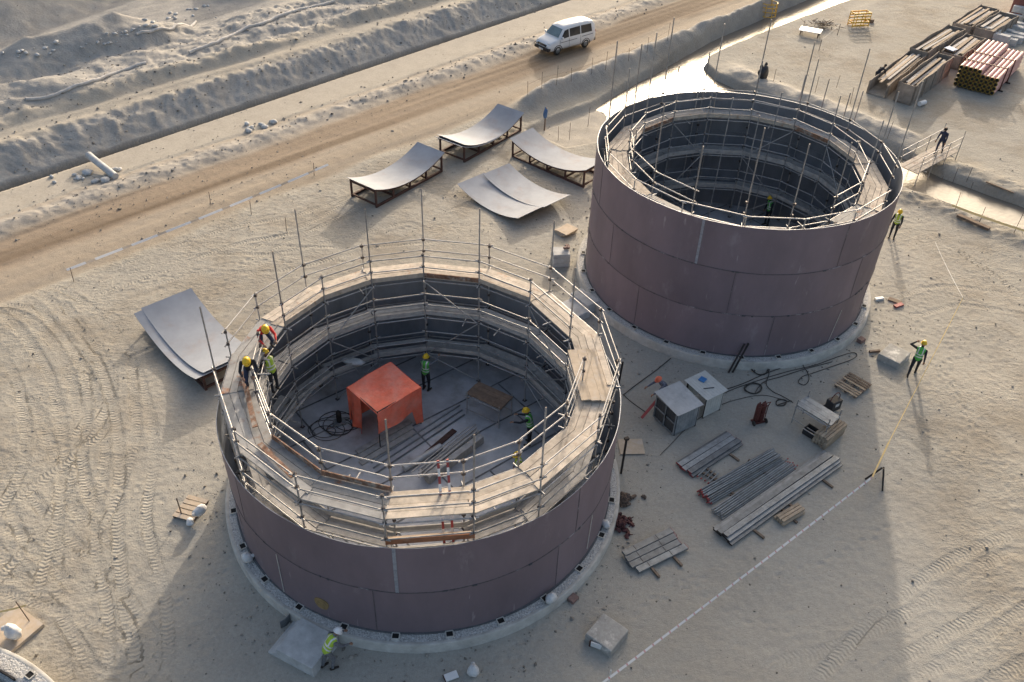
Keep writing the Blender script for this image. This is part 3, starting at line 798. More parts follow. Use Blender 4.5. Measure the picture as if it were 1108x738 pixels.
# ------------------------------------------------------------------ tanks
def tank(c, courses, label, seams, patch=False):
    t = thing('storage_tank', label, 'storage tank', (c.x, c.y, 0), 0, 'open steel tanks under construction')
    n = 180
    H = 2.016 if courses == 2 else 2.095
    ph = [RNG.uniform(0, 6.28) for _ in range(8)]
    def wob(a, z): return 0.012 * math.sin(3 * a + ph[0]) + 0.010 * math.sin(7 * a + ph[1] + z) + 0.006 * math.sin(13 * a + ph[2] + 2 * z) + 0.004 * math.sin(29 * a + ph[3] - z)
    for k in range(courses):
        z0 = FZ + k * H + (0.004 if k else -0.01); z1 = FZ + (k + 1) * H - 0.004
        b = MB()
        rows = 5
        rad_o = TR - 0.004 * k
        vo, vi = [], []
        for j in range(rows + 1):
            z = z0 + (z1 - z0) * j / rows
            for i in range(n):
                a = 2 * math.pi * i / n
                r = rad_o + wob(a, z) - 0.006 * math.sin(math.pi * j / rows)
                vo.append((r * math.cos(a), r * math.sin(a), z)); vi.append(((r - 0.022) * math.cos(a), (r - 0.022) * math.sin(a), z))
        fs = []; fi = []
        for j in range(rows):
            for i in range(n):
                i2 = (i + 1) % n
                fs.append((j * n + i, j * n + i2, (j + 1) * n + i2, (j + 1) * n + i))
                fi.append((j * n + i, (j + 1) * n + i, (j + 1) * n + i2, j * n + i2))
        b.add(vo, fs, 0, True); b.add(vi, fi, 1, True)
        top = [vo[rows * n + i] for i in range(n)] + [vi[rows * n + i] for i in range(n)]
        b.add(top, [(i, (i + 1) % n, n + (i + 1) % n, n + i) for i in range(n)], 2)
        sc = b.build('shell_course', [M['primer'], M['tank_inside'], M['weld_grey']], t)
        ta = sc.data.attributes.new('tone', 'FLOAT', 'FACE')
        js = sorted(a_ % 360 for a_, _ in seams.get(k, []))
        tones = [float(q) for q in RNG.uniform(0.90, 1.10, 8)]
        vals = []
        for pl in sc.data.polygons:
            deg = math.degrees(math.atan2(pl.center.y, pl.center.x)) % 360
            vals.append(tones[sum(1 for q in js if q < deg) % max(1, len(js))])
        ta.data.foreach_set('value', vals)
        # vertical joints of this course
        for ang, kind in seams.get(k, []):
            a = R_(ang)
            s_ = MB()
            wd = 0.10 if kind == 'grey' else 0.022
            zz = [z0 + (z1 - z0) * j / 8 for j in range(9)]
            vs = []
            for z in zz:
                for da in (-wd / 2 / TR, wd / 2 / TR):
                    r = TR - 0.004 * k + wob(a + da, z) + 0.006
                    vs.append((r * math.cos(a + da), r * math.sin(a + da), z))
                for da in (wd / 2 / TR, -wd / 2 / TR):
                    r = TR - 0.004 * k + wob(a + da, z) - 0.010
                    vs.append((r * math.cos(a + da), r * math.sin(a + da), z))
            f2 = []
            for j in range(8):
                for q in range(4):
                    f2.append((j * 4 + q, j * 4 + (q + 1) % 4, (j + 1) * 4 + (q + 1) % 4, (j + 1) * 4 + q))
            s_.add(vs, f2)
            s_.build('vertical_weld', M['weld_grey'] if kind == 'grey' else M['weld'], sc)
    for k in range(1, courses):
        z = FZ + k * H
        b = MB()
        pts = []
        for i in range(n):
            a = 2 * math.pi * i / n
            r = TR + wob(a, z) - 0.002
            pts.append((r * math.cos(a), r * math.sin(a), z))
        b.path(pts, 0.017, 5, 0, True)
        for i in range(34):          # clips and tack plates along the joint
            a = RNG.uniform(0, 6.28)
            b.box(((TR + 0.01) * math.cos(a), (TR + 0.01) * math.sin(a), z), (0.03, RNG.uniform(0.04, 0.16), 0.05), a, 1 if RNG.random() < 0.6 else 0)
        b.build('girth_seam', [M['weld'], M['seam_dark']], t)
    fl = MB()
    fl.lathe([(0.001, FZ + 0.012), (2.2, FZ + 0.010), (4.5, FZ + 0.006), (TR - 0.03, FZ)], 96)
    fp = fl.build('bottom_plate', M['floor_steel'], t)
    sm = MB()
    th = R_(40)
    for off in (-5.0, -3.2, -1.4, 0.4, 2.2, 4.0, 5.6):
        hl = math.sqrt(6.5 ** 2 - off * off)
        d = Vector((math.cos(th), math.sin(th), 0)); nrm = Vector((-d.y, d.x, 0))
        sm.bar(nrm * off - d * hl + Vector((0, 0, FZ + 0.02)), nrm * off + d * hl + Vector((0, 0, FZ + 0.02)), 0.06, 0.012)
        for kk in range(-1, 2):
            p = nrm * off + d * (kk * 4.2 + (off * 7.3 % 2.1))
            if p.length < 5.6 and (p + nrm * 1.8).length < 6.3:
                sm.bar(p + Vector((0, 0, FZ + 0.019)), p + nrm * 1.75 + Vector((0, 0, FZ + 0.019)), 0.06, 0.012)
    sm.build('floor_seam', M['floor_seam'], fp)
    an = MB()
    an.lathe([(TR - 0.02, FZ - 0.005), (TR + 0.055, FZ - 0.008), (TR + 0.055, FZ - 0.03)], 128)
    an.build('base_annulus', M['seam_dark'], t)
    return t

def ang_of(c, u, v, z):
    p = gp(u, v, z)
    return math.degrees(math.atan2(p.y - c.y, p.x - c.x))

a0 = ang_of(C1, 428, 620, 3.4)
a1 = ang_of(C2, 757, 262, 5.7)
tank1 = tank(C1, 2, 'lower brown steel tank of two courses with scaffold boards standing above its rim',
     {1: [(a0 + 51.7 * i, 'grey' if i == 0 else 'thin') for i in range(7)], 0: [(ang_of(C1, 408, 655, 1.4) + 51.4 * i, 'thin') for i in range(7)]})
tank2 = tank(C2, 3, 'taller brown steel tank of three courses, whose rim stands above its scaffold deck',
     {2: [(a1 + 51.4 * i, 'grey' if i == 0 else 'thin') for i in range(7)], 1: [(a1 + 14 + 51.4 * i, 'thin') for i in range(7)], 0: [(a1 - 20 + 51.4 * i, 'thin') for i in range(7)]})
# ochre touch-up on the front tank shell
a = R_(ang_of(C1, 352, 649, 1.0)); zc = 1.05
o = MB(); nn = 20; vs = []
for sgn, dr in ((1, 0.035), (1, 0.002)):
    for i in range(nn):
        th = 2 * math.pi * i / nn
        da = 0.25 * math.cos(th) * (1 + 0.08 * math.sin(3 * th)) / TR; zz = zc + 0.28 * math.sin(th) * (1 + 0.1 * math.cos(2 * th))
        r = TR + dr - 0.012
        vs.append((r * math.cos(a + da), r * math.sin(a + da), zz))
o.add(vs, [tuple(range(nn)), ] + [(i, (i + 1) % nn, nn + (i + 1) % nn, nn + i) for i in range(nn)])
o.build('manhole_patch', M['ochre'], tank1)

# ------------------------------------------------------------------ scaffolds
def scaffold(c, angs, ri, ro, decks, label, tall, cfg):
    """inner and outer ring of standards, decks between them"""
    t = thing('tube_scaffold', label, 'scaffolding', (c.x, c.y, 0), 0, 'tube scaffolds inside the tanks')
    n = len(angs)
    def P(r, i, z):
        a = R_(angs[i % n]); return Vector((r * math.cos(a), r * math.sin(a), z))
    rg = random.Random(cfg['seed'])
    top = decks[-1]
    for i in range(n):
        for r, who in ((ri - 0.05, 'in'), (ro + 0.03, 'out')):
            zt = top + tall.get((who, i), 1.12 if who == 'in' else 1.12)
            lean = Vector((rg.uniform(-.02, .02), rg.uniform(-.02, .02), 0)) * (zt - 5) * 0.5
            s = MB()
            p0 = P(r, i, FZ + 0.02)
            s.tube(p0, P(r, i, zt) + lean, 0.027, 8, 0, capmi=1)
            s.box(p0 + Vector((0, 0, 0.004)), (0.15, 0.15, 0.012), R_(angs[i]), 1)
            for dk in decks:
                for dz in (-0.10, 0.52, 1.02):
                    if dk + dz < zt - 0.05:
                        s.box(P(r, i, dk + dz), (0.10, 0.10, 0.09), R_(angs[i]) + 0.4, 1)
            s.build('standard', [M['tube'], M['coupler']], t)
    for i in range(n):
        j = (i + 1) % n
        for di, dk in enumerate(decks):
            for r, who in ((ri - 0.085, 'in'), (ro + 0.065, 'out')):
                ext = 0.14
                d = (P(r, j, 0) - P(r, i, 0)).normalized() * ext
                l = MB().tube(P(r, i, dk - 0.10) - d, P(r, j, dk - 0.10) + d, 0.024, 7)
                l.build('ledger', M['tube'], t)
                last = di == len(decks) - 1
                if last or who == 'in' or (di == 1 and i in cfg['lowrail']):
                    for hz in ((0.52, 1.02) if last else (0.55, 1.02)):
                        if (who, i) in cfg['norail'] and last: continue
                        g = MB().tube(P(r, i, dk + hz + rg.uniform(-.03, .03)) - d, P(r, j, dk + hz + rg.uniform(-.03, .03)) + d, 0.024, 7)
                        g.build('guard_rail', M['tube_bright'] if last else M['tube'], t)
            tr = MB().tube(P(ri - 0.28, i, dk - 0.055), P(ro + 0.2, i, dk - 0.055), 0.024, 7)
            tr.build('transom', M['tube'], t)
            # boards of the bay
            rr0, rr1 = (ri, ro) if di == len(decks) - 1 else (ri - 0.05, ro - 0.22)
            nb = 4
            wd = (rr1 - rr0) / nb
            b = MB()
            for k in range(nb):
                if (di, i) in cfg['nodeck'] and k < nb - 1: continue
                if di < len(decks) - 1 and rg.random() < 0.12: continue
                a_ = rr0 + k * wd + 0.008; b_ = rr0 + (k + 1) * wd - 0.008
                zz = dk + rg.uniform(0, 0.018) + (0.0 if i % 2 else 0.03)
                tg = (P(1, j, 0) - P(1, i, 0)).normalized()
                e0, e1 = rg.uniform(-0.04, 0.10), rg.uniform(-0.04, 0.10)
                q = [P(a_, i, 0) - tg * e0, P(b_, i, 0) - tg * e0, P(b_, j, 0) + tg * e1, P(a_, j, 0) + tg * e1]
                b.add([p + Vector((0, 0, zz - 0.045)) for p in q] + [p + Vector((0, 0, zz)) for p in q],
                      [(3, 2, 1, 0), (4, 5, 6, 7), (0, 1, 5, 4), (1, 2, 6, 5), (2, 3, 7, 6), (3, 0, 4, 7)])
            mm = M['plank_in'] if di < len(decks) - 1 else (M['plank_grey'] if i in cfg['greybays'] else M['plank'])
            b.build('deck_boards', mm, t)
            if di < len(decks) - 1 or i in cfg['toe']:
                tb = MB()
                rr = ri - 0.015
                tb.bar(P(rr, i, dk + 0.12), P(rr, j, dk + 0.12), 0.035, 0.19)
                tb.build('toe_board', M['plank_in'] if di < len(decks) - 1 else (M['rusty_plank'] if i in (3, 11, 12, 15) else M['plank']), t)
        if i in cfg['brace']:
            up = cfg['brace'][i]
            z0, z1 = decks[0] - 0.1, decks[-1] - 0.1
            zz = [FZ + 0.1] + [dk - 0.1 for dk in decks]
            for k in range(len(zz) - 1):
                p, q = (P(ri - 0.12, i, zz[k]), P(ri - 0.12, j, zz[k + 1])) if (k + up) % 2 else (P(ri - 0.12, j, zz[k]), P(ri - 0.12, i, zz[k + 1]))
                MB().tube(p, q, 0.024, 7).build('brace', M['tube'], t)
    for k in range(cfg['stubs']):      # loose transom ends poking into the tank
        i = rg.randrange(n); dk = rg.choice(decks)
        p = P(ri, i, dk - 0.06); j = (i + 1) % n
        p = p.lerp(P(ri, j, dk - 0.06), rg.uniform(0.25, 0.75))
        d = Vector((p.x, p.y, 0)).normalized()
        MB().tube(p + d * 0.3 , p - d * rg.uniform(0.25, 0.5), 0.024, 7).build('tube_stub', M['tube_bright'], t)
    return t, P

A1 = [158, 137, 116, 95, 72, 48, 21, -4, -28, -52, -71, -93, -116, -140, -166, -183]
tall1 = {('out', 1): 3.3, ('in', 2): 3.2, ('out', 3): 3.2, ('in', 4): 3.2, ('out', 5): 3.0, ('in', 6): 3.0, ('out', 9): 3.2, ('out', 10): 3.1, ('in', 11): 2.8,
         ('out', 14): 3.4, ('in', 0): 3.1, ('out', 11): 1.1}
sc1, P1 = scaffold(C1, A1, 5.35, 6.35, [1.75, 3.55, 5.30], 'tube scaffold with plank decks inside the lower two-course tank, rising above the rim', tall1,
                   dict(seed=3, lowrail={8, 9, 10, 11, 12, 13, 14}, nodeck={(1, 10)}, norail={('in', 6), ('out', 14), ('in', 15)}, greybays={11, 12, 13, 14, 15}, toe={0, 1, 2, 3, 4, 11, 12}, brace={3: 0, 1: 1, 5: 0, 7: 1, 13: 1, 9: 0}, stubs=22))
A2 = [120, 99, 76, 52, 30, 8, -14, -36, -58, -80, -101, -124, -147, -170, 168, 144]
tall2 = {('out', 14): 5.0, ('in', 14): 5.0, ('in', 15): 4.8, ('out', 15): 2.9, ('out', 0): 4.7, ('in', 0): 2.6, ('in', 1): 4.6, ('out', 1): 2.9, ('out', 2): 4.6, ('in', 2): 3.0, ('out', 3): 3.2, ('in', 3): 4.3, ('out', 4): 4.4,
         ('in', 4): 2.4, ('out', 5): 3.4, ('out', 6): 4.8, ('in', 13): 2.0, ('out', 7): 0.9, ('out', 8): 0.9, ('out', 9): 0.95, ('out', 10): 0.95, ('out', 11): 0.95, ('out', 12): 0.95, ('in', 9): 3.6, ('in', 10): 4.2, ('in', 11): 3.0, ('in', 8): 3.4, ('in', 12): 4.0, ('in', 6): 3.0}
sc2, P2 = scaffold(C2, A2, 5.25, 6.25, [2.2, 4.1, 6.0], 'tube scaffold with plank decks inside the taller three-course tank, its deck below the rim', tall2,
                   dict(seed=5, lowrail=set(), norail={('in', 9), ('in', 10), ('in', 8), ('out', 6)}, nodeck={(2, 8), (2, 9), (2, 10), (1, 9)}, greybays={1, 2, 3, 7, 8, 9, 10, 11}, toe={0, 1, 2, 15, 3, 4}, brace={0: 0, 2: 1, 4: 0, 6: 1, 14: 0, 12: 1, 8: 0}, stubs=14))
# free-standing inner lift of the far tank: tall tubes in the middle
for k, (u, v0, v1) in enumerate([(800, 128, 236), (773, 112, 222), (868, 112, 205), (742, 100, 196), (890, 150, 215), (720, 100, 190), (760, 100, 200), (822, 100, 215), (845, 100, 200), (905, 100, 205)]):
    b = gp(u - 6, v1 + 8, 1.5)
    tt = tag(MB().tube((0, 0, 0), (0.1, 0.05, 6.9 + 0.3 * (k % 3)), 0.027, 8, capmi=1).build('scaffold_tube', [M['tube'], M['coupler']]), 'upright scaffold tube standing free of the ring inside the taller tank', 'scaffold tube', 'free uprights inside the taller tank')
    tt.location = (b.x, b.y, FZ + 0.02)

# ------------------------------------------------------------------ people
def capsule_mesh(segs, voxel=0.014, smooth=4):
    """one continuous skin over tapered limbs: segs = (p, q, r_p, r_q[, flatten])"""
    bm = bmesh.new()
    for sg in segs:
        p, q, ra, rb = Vector(sg[0]), Vector(sg[1]), sg[2], sg[3]
        fl = sg[4] if len(sg) > 4 else 1.0
        d = q - p
        Lg = max(d.length, 1e-4)
        dz = d / Lg
        side = sg[5] if len(sg) > 5 else Vector((1, 0, 0))
        b = dz.cross(side)
        if b.length < 1e-3: b = dz.orthogonal()
        b.normalize(); a = b.cross(dz).normalized()
        n = 12
        rings = []
        prof = [(-1.0, 0.02), (-0.86, 0.5), (-0.5, 0.866), (0, 1)]
        pr = [(z * ra, k * ra) for z, k in prof] + [(Lg - z * rb, k * rb) for z, k in reversed(prof)]
        for z, r in pr:
            rings.append([bm.verts.new(p + dz * z + a * (r * math.cos(2 * math.pi * i / n)) + b * (r * fl * math.sin(2 * math.pi * i / n))) for i in range(n)])
        for k in range(len(rings) - 1):
            for i in range(n):
                bm.faces.new((rings[k][i], rings[k][(i + 1) % n], rings[k + 1][(i + 1) % n], rings[k + 1][i]))
        bm.faces.new(rings[0][::-1]); bm.faces.new(rings[-1])
    me = bpy.data.meshes.new('limbs')
    bm.to_mesh(me); bm.free()
    o = bpy.data.objects.new('limbs', me)
    COL.objects.link(o)
    rm = o.modifiers.new('r', 'REMESH'); rm.mode = 'VOXEL'; rm.voxel_size = voxel
    if smooth:
        s_ = o.modifiers.new('s', 'SMOOTH'); s_.factor = 0.5; s_.iterations = smooth
    dg = bpy.context.evaluated_depsgraph_get()
    out = bpy.data.meshes.new_from_object(o.evaluated_get(dg))
    bpy.data.objects.remove(o)
    bpy.data.meshes.remove(me)
    out.polygons.foreach_set('use_smooth', np.ones(len(out.polygons), bool))
    return out

def seg_dist(p, a, b):
    d = b - a
    t = max(0, min(1, (p - a).dot(d) / max(d.length_squared, 1e-9)))
    return (p - a - d * t).length, t

def person(loc, heading, label, pose, cols, name='person'):
    """heading: degrees, the way the figure faces. pose: lean, turn, hip, arms, legs as direction vectors (x side, y ahead, z up)"""
    root = thing(name, label, 'person', (0, 0, 0), 0)
    lean = R_(pose.get('lean', 0)); turn = R_(pose.get('turn', 0))
    fwd = Vector((0, math.sin(lean), math.cos(lean)))
    hip = Vector((0, 0, 0.93))
    mid = hip + Vector((0, math.sin(lean * 0.6), math.cos(lean * 0.6))) * 0.26
    nb = mid + fwd * 0.27
    hl = lean * 0.55 + R_(pose.get('nod', 8))
    hd = Vector((0, math.sin(hl), math.cos(hl)))
    nk = nb + hd * 0.09
    head = nk + hd * 0.11
    hf = Vector((math.sin(turn), math.cos(turn), 0)); hf = (hf - hd * hf.dot(hd)).normalized()   # face direction
    hs = hf.cross(hd).normalized()
    up = fwd; X = Vector((1, 0, 0))
    segs = [(hip + Vector((-.07, 0, 0)), hip + Vector((.07, 0, 0)), .115, .115, 0.85), (hip, mid, .145, .14, 0.78), (mid, nb - up * .1, .145, .155, 0.72), (nb - up * .08 - X * .10, nb - up * .08 + X * .10, .085, .085, 0.9),
            (nb - up * .03, nk + hd * .05, .062, .055)]
    segs += [(head + hd * .035 - hf * .012, head + hd * .0 - hf * .01, .098, .092), (head - hd * .03 + hf * .02, head - hd * .075 + hf * .045, .07, .05), (head + hf * .085 - hd * .01, head + hf * .105 - hd * .035, .014, .018),
             (head + hs * .092 - hd * .005, head + hs * .095 - hd * .03, .02, .016), (head - hs * .092 - hd * .005, head - hs * .095 - hd * .03, .02, .016)]
    bones = [('shirt', hip + up * .04, nb), ('skin', nk - hd * .02, head + hd * .1)]
    hands = []
    for sx, key in ((1, 'armR'), (-1, 'armL')):
        u, f = pose.get(key, ((0.12, 0.05, -1), (0.05, 0.25, -1)))
        u = Vector((u[0] * sx, u[1], u[2])).normalized(); f = Vector((f[0] * sx, f[1], f[2])).normalized()
        sh = nb - up * .07 + X * (sx * .19)
        el = sh + u * .285; wr = el + f * .25
        segs += [(sh, el, .062, .047), (el, wr, .046, .031)]
        bones += [('sleeve', sh, el), ('sleeve', el, wr - f * .02)]
        nrm = f.cross(X); nrm = nrm.normalized() if nrm.length > 1e-3 else Vector((0, 1, 0))
        sd = f.cross(nrm).normalized()
        pl = wr + f * .085
        segs.append((wr, pl, .034, .042, 0.5, sd))
        bones.append(('skin', wr + f * .02, pl + f * .1))
        for q, (off, ln) in enumerate(((-.032, .062), (-.011, .075), (.011, .07), (.031, .055))):
            b0 = pl + sd * off; b1 = b0 + f * (ln * .55) + nrm * (.012); b2 = b1 + f * (ln * .35) + nrm * .03
            segs += [(b0 - f * .02, b1, .0105, .0095), (b1, b2, .0095, .008)]
        th0 = wr + f * .03 - sd * .03; th1 = th0 + f * .04 - sd * .035 + nrm * .015
        segs += [(th0, th1, .013, .011), (th1, th1 + f * .035 - sd * .004 + nrm * .012, .011, .009)]
    for sx, key in ((1, 'legR'), (-1, 'legL')):
        u, f = pose.get(key, ((0.05, 0.0, -1), (0.0, 0.0, -1)))
        u = Vector((u[0] * sx, u[1], u[2])).normalized(); f = Vector((f[0] * sx, f[1], f[2])).normalized()
        h = hip + X * (sx * .095)
        kn = h + u * .43; an = kn + f * .41
        fd = Vector((0.15 * sx, 1, -0.05)); fd = (fd - f * fd.dot(f) * 0.6).normalized()
        if pose.get('flatfeet', True): fd = Vector((0.15 * sx, 1, -0.04)).normalized()
        segs += [(h, kn, .095, .065), (kn, an, .062, .045), (an - fd * .05 - Vector((0, 0, .04)), an + fd * .16 - Vector((0, 0, .05)), .045, .038)]
        bones += [('trouser', h, kn), ('trouser', kn, an - f * .06), ('boot', an - f * .03, an - Vector((0, 0, .06))), ('boot', an - fd * .05 - Vector((0, 0, .05)), an + fd * .18 - Vector((0, 0, .05)))]
    me = capsule_mesh(segs, 0.013, 3)
    keys = ['shirt', 'skin', 'sleeve', 'trouser', 'boot']
    for k in keys: me.materials.append(M[cols.get(k if k != 'sleeve' else 'sleeve', cols.get('shirt', 'cloth_dark')) if k != 'skin' else 'skin'])
    zmin = min(v.co.z for v in me.vertices)
    for pl in me.polygons:
        c = pl.center
        best = None
        for k, a_, b_ in bones:
            d, t = seg_dist(c, a_, b_)
            if k == 'shirt': d -= .08
            if k == 'trouser': d -= .02
            if best is None or d < best[0]: best = (d, k)
        pl.material_index = keys.index(best[1])
    me.name = 'body'
    body = bpy.data.objects.new('body', me); COL.objects.link(body); body.parent = root
    # eyes, mouth
    ey = MB()
    for sx in (-1, 1):
        ey.lathe([(0.001, .012), (.009, .008), (.012, 0), (.009, -.008), (.001, -.012)], 8, head + hf * .092 + hs * (sx * .034) + hd * .005, 0)
    ey.bar(head + hf * .102 - hd * .062 - hs * .022, head + hf * .102 - hd * .062 + hs * .022, .01, .007, 0)
    ey.build('face_features', M['hair'], body)
    Mh = Matrix((hs, hf, hd)).transposed()
    if cols.get('helmet'):
        hm = MB()
        hm.lathe([(.001, .135), (.05, .128), (.09, .10), (.113, .055), (.118, .015), (.116, 0.0), (.104, -.004)], 20, head + hd * .035, 0, True, Mh, 0.92, 1.08)
        hm.lathe([(.112, .008), (.146, -.004), (.146, -.009), (.112, 0.0)], 20, head + hd * .035 + hf * .012, 0, True, Mh, 0.9, 1.12)
        hm.bar(head + hd * .168 - hf * .07, head + hd * .168 + hf * .07, .03, .014, 0, hd)
        hm.build('helmet', M[cols['helmet']], root)
    else:
        hm = MB()
        hm.lathe([(.001, .10), (.06, .085), (.095, .045), (.104, 0.0), (.10, -.05), (.08, -.075)], 16, head + hd * .028 - hf * .014, 0, True, Mh)
        hm.build('hair', M['hair'], root)
    if cols.get('vest'):
        vs = [(hip + Vector((0, 0, .05)), mid, .168, .166, 0.80), (mid, nb - up * .1, .166, .180, 0.76), (nb - up * .08 - X * .09, nb - up * .08 + X * .09, .108, .108, 0.92)]
        vm = capsule_mesh(vs, 0.02, 3)
        vm.materials.append(M[cols['vest']]); vm.materials.append(M['reflective'])
        for pl in vm.polygons:
            c = pl.center
            h_ = (c - hip).dot(up)
            if .10 < h_ < .155 or .22 < h_ < .27 or (h_ > .27 and .075 < abs(c.x) < .115): pl.material_index = 1
        vm.name = 'safety_vest'
        vo = bpy.data.objects.new('safety_vest', vm); COL.objects.link(vo); vo.parent = root
    root.location = Vector(loc) - Vector((0, 0, zmin))
    root.rotation_euler = (0, 0, R_(heading - 90))
    return root

DARK = dict(shirt='cloth_dark', trouser='cloth_dark', boot='boot')
def xy(u, v, zb, zf):
    p = gp(u, v, zb); return Vector((p.x, p.y, zf))

person(xy(284, 358, 5.95, 5.345), -60, 'person in a red jacket and yellow helmet bending over the rail on the scaffold deck',
       dict(lean=62, nod=14, armR=((.25, .7, -.6), (-.3, .8, -.3)), armL=((.3, .8, -.5), (-.2, .9, -.2)), legR=((.2, 1, -.45), (.0, -.75, -1)), legL=((.25, 1, -.5), (.0, -.8, -1))),
       dict(shirt='cloth_red', trouser='cloth_navy', boot='boot', helmet='helmet_yellow'))
person(xy(268, 388, 6.45, 5.345), -75, 'person in dark clothes and yellow helmet standing on the scaffold deck by the rim',
       dict(lean=38, nod=28, armR=((.25, .6, -.7), (-.3, .9, -.2)), armL=((.25, .6, -.7), (-.4, .9, -.2)), legR=((.15, .7, -.8), (.0, -.6, -1)), legL=((.12, .7, -.8), (.0, -.6, -1))), dict(shirt='cloth_dark', trouser='cloth_navy', boot='boot', helmet='helmet_yellow'))
person(xy(292, 390, 4.95, 3.57), 150, 'person in a dark jacket with lime vest and yellow helmet on the lower scaffold lift',
       dict(lean=10, nod=15, armR=((.4, .7, .2), (.0, .7, .7)), armL=((.3, .5, -.7), (-.2, .9, .1))), dict(shirt='cloth_dark', trouser='cloth_dark', boot='boot', vest='vest_lime', helmet='helmet_yellow'))
person(xy(460, 396, 1.75, FZ + .02), 62, 'person in a bright green vest reaching to the wall beside the red canopy',
       dict(lean=6, nod=4, armR=((.35, .9, .15), (-.1, 1, .35)), armL=((.25, .3, -.9), (.1, .8, -.5)), legR=((.05, .12, -1), (0, -.1, -1))), dict(shirt='cloth_grey', trouser='cloth_dark', boot='boot', vest='vest_green', helmet='helmet_yellow'))
person(xy(574, 455, 1.7, FZ + .02), 165, 'person in a green vest and yellow helmet on the tank floor beside the brown table',
       dict(lean=14, nod=12, armR=((.2, .7, -.6), (-.1, 1, -.1)), armL=((.2, .8, -.5), (.1, 1, -.1))), dict(shirt='cloth_dark', trouser='cloth_dark', boot='boot', vest='vest_green', helmet='helmet_yellow'))
person(xy(563, 497, 1.9, FZ + .02), 200, 'person in a lime vest almost hidden below the sunlit front deck, yellow helmet showing',
       dict(lean=10), dict(shirt='cloth_grey', trouser='cloth_dark', boot='boot', vest='vest_lime', helmet='helmet_yellow'))
p = on(357, 722)
person(p + Vector((0, 0, 0.0)), 35, 'person in a white helmet and lime vest stooping beside the concrete block',
       dict(lean=38, nod=18, armR=((.15, .6, -.8), (-.1, .9, -.4)), armL=((.2, .7, -.7), (.0, .9, -.3)), legR=((.06, .3, -1), (0, -.2, -1)), legL=((.06, -.1, -1), (0, -.3, -1))),
       dict(shirt='cloth_grey', trouser='cloth_grey', boot='boot', vest='vest_lime', helmet='helmet_white'))
person(on(986, 405), 60, 'person in a green vest and yellow helmet walking on open sand with an arm raised',
       dict(lean=8, nod=5, armR=((.2, -.4, -.9), (.1, .1, -1)), armL=((.9, .4, .05), (-.6, .6, .35)), legR=((.04, .45, -.95), (0, .05, -1)), legL=((.04, -.3, -.95), (0, -.55, -.85)), flatfeet=True),
       dict(shirt='cloth_dark', trouser='cloth_dark', boot='boot', vest='vest_green', helmet='helmet_yellow'))
person(xy(972, 236, 1.2, gz(19.7, 39.6)), 240, 'person in a lime vest half hidden by the wall of the taller tank',
       dict(lean=12, nod=10, armR=((.2, .5, -.8), (.0, .9, -.4)), armL=((.2, .5, -.8), (.0, .9, -.4))), dict(shirt='cloth_dark', trouser='cloth_dark', boot='boot', vest='vest_lime', helmet='helmet_yellow'))
person(xy(834, 222, 1.7, FZ + .02), 200, 'person in a green vest and yellow helmet on the floor of the taller tank',
       dict(lean=10), dict(shirt='cloth_dark', trouser='cloth_dark', boot='boot', vest='vest_green', helmet='helmet_yellow'))

# ------------------------------------------------------------------ rolled plates and cradles
def plate_mesh(L, W, b=None, x0=0, y0=0, z0=0, R=TR, th=0.016, mi=0):
    b = b or MB()
    n = 28
    vs = []
    for s_ in (0, 1):
        for i in range(n + 1):
            a_ = (i / n - 0.5) * L / R
            rr = R - th * s_
            for y in (-W / 2, W / 2):
                vs.append((x0 + rr * math.sin(a_), y0 + y, z0 + R - rr * math.cos(a_)))
    k = 2 * (n + 1)
    fs = []
    for i in range(n):
        fs.append((2 * i + 1, 2 * i + 3, 2 * i + 2, 2 * i))
        fs.append((k + 2 * i, k + 2 * i + 2, k + 2 * i + 3, k + 2 * i + 1))
    b.add(vs, fs, mi, True)
    es = []
    for i in range(n):
        es.append((2 * i, 2 * i + 2, k + 2 * i + 2, k + 2 * i)); es.append((2 * i + 3, 2 * i + 1, k + 2 * i + 1, k + 2 * i + 3))
    es.append((1, 0, k, k + 1)); es.append((2 * n, 2 * n + 1, k + 2 * n + 1, k + 2 * n))
    b.add(vs, es, mi, False)
    return b

def cradle(loc, rz, L, W, zc, label):
    t = thing('plate_cradle', label, 'steel cradle', loc, rz, 'rust brown plate cradles')
    R = TR + 0.02
    nst = 5
    def zat(x): return zc - 0.03 + R - math.sqrt(R * R - x * x)
    for sy in (-1, 1):
        y = sy * (W / 2 - 0.12)
        b = MB()
        b.bar((-L / 2 + .1, y, .07), (L / 2 - .1, y, .07), .10, .13)
        pts = [(-L / 2 + .1 + (L - .2) * i / 12, y) for i in range(13)]
        for i in range(12):
            b.bar((pts[i][0], y, zat(pts[i][0]) - .05), (pts[i + 1][0], y, zat(pts[i + 1][0]) - .05), .09, .10)
        b.build('side_rail', M['rust_frame'], t)
        for k in range(nst):
            x = -L / 2 + .14 + (L - .28) * k / (nst - 1)
            MB().bar((x, y, .0), (x, y, zat(x) - .06), .09, .09, 0, (1, 0, 0)).build('post', M['rust_frame'], t)
    for k in range(nst):
        x = -L / 2 + .14 + (L - .28) * k / (nst - 1)
        b = MB()
        for z in (.16, zat(x) - .12):
            b.bar((x, -W / 2 + .12, z), (x, W / 2 - .12, z), .08, .09)
        b.build('cross_member', M['rust_frame'], t)
    return t

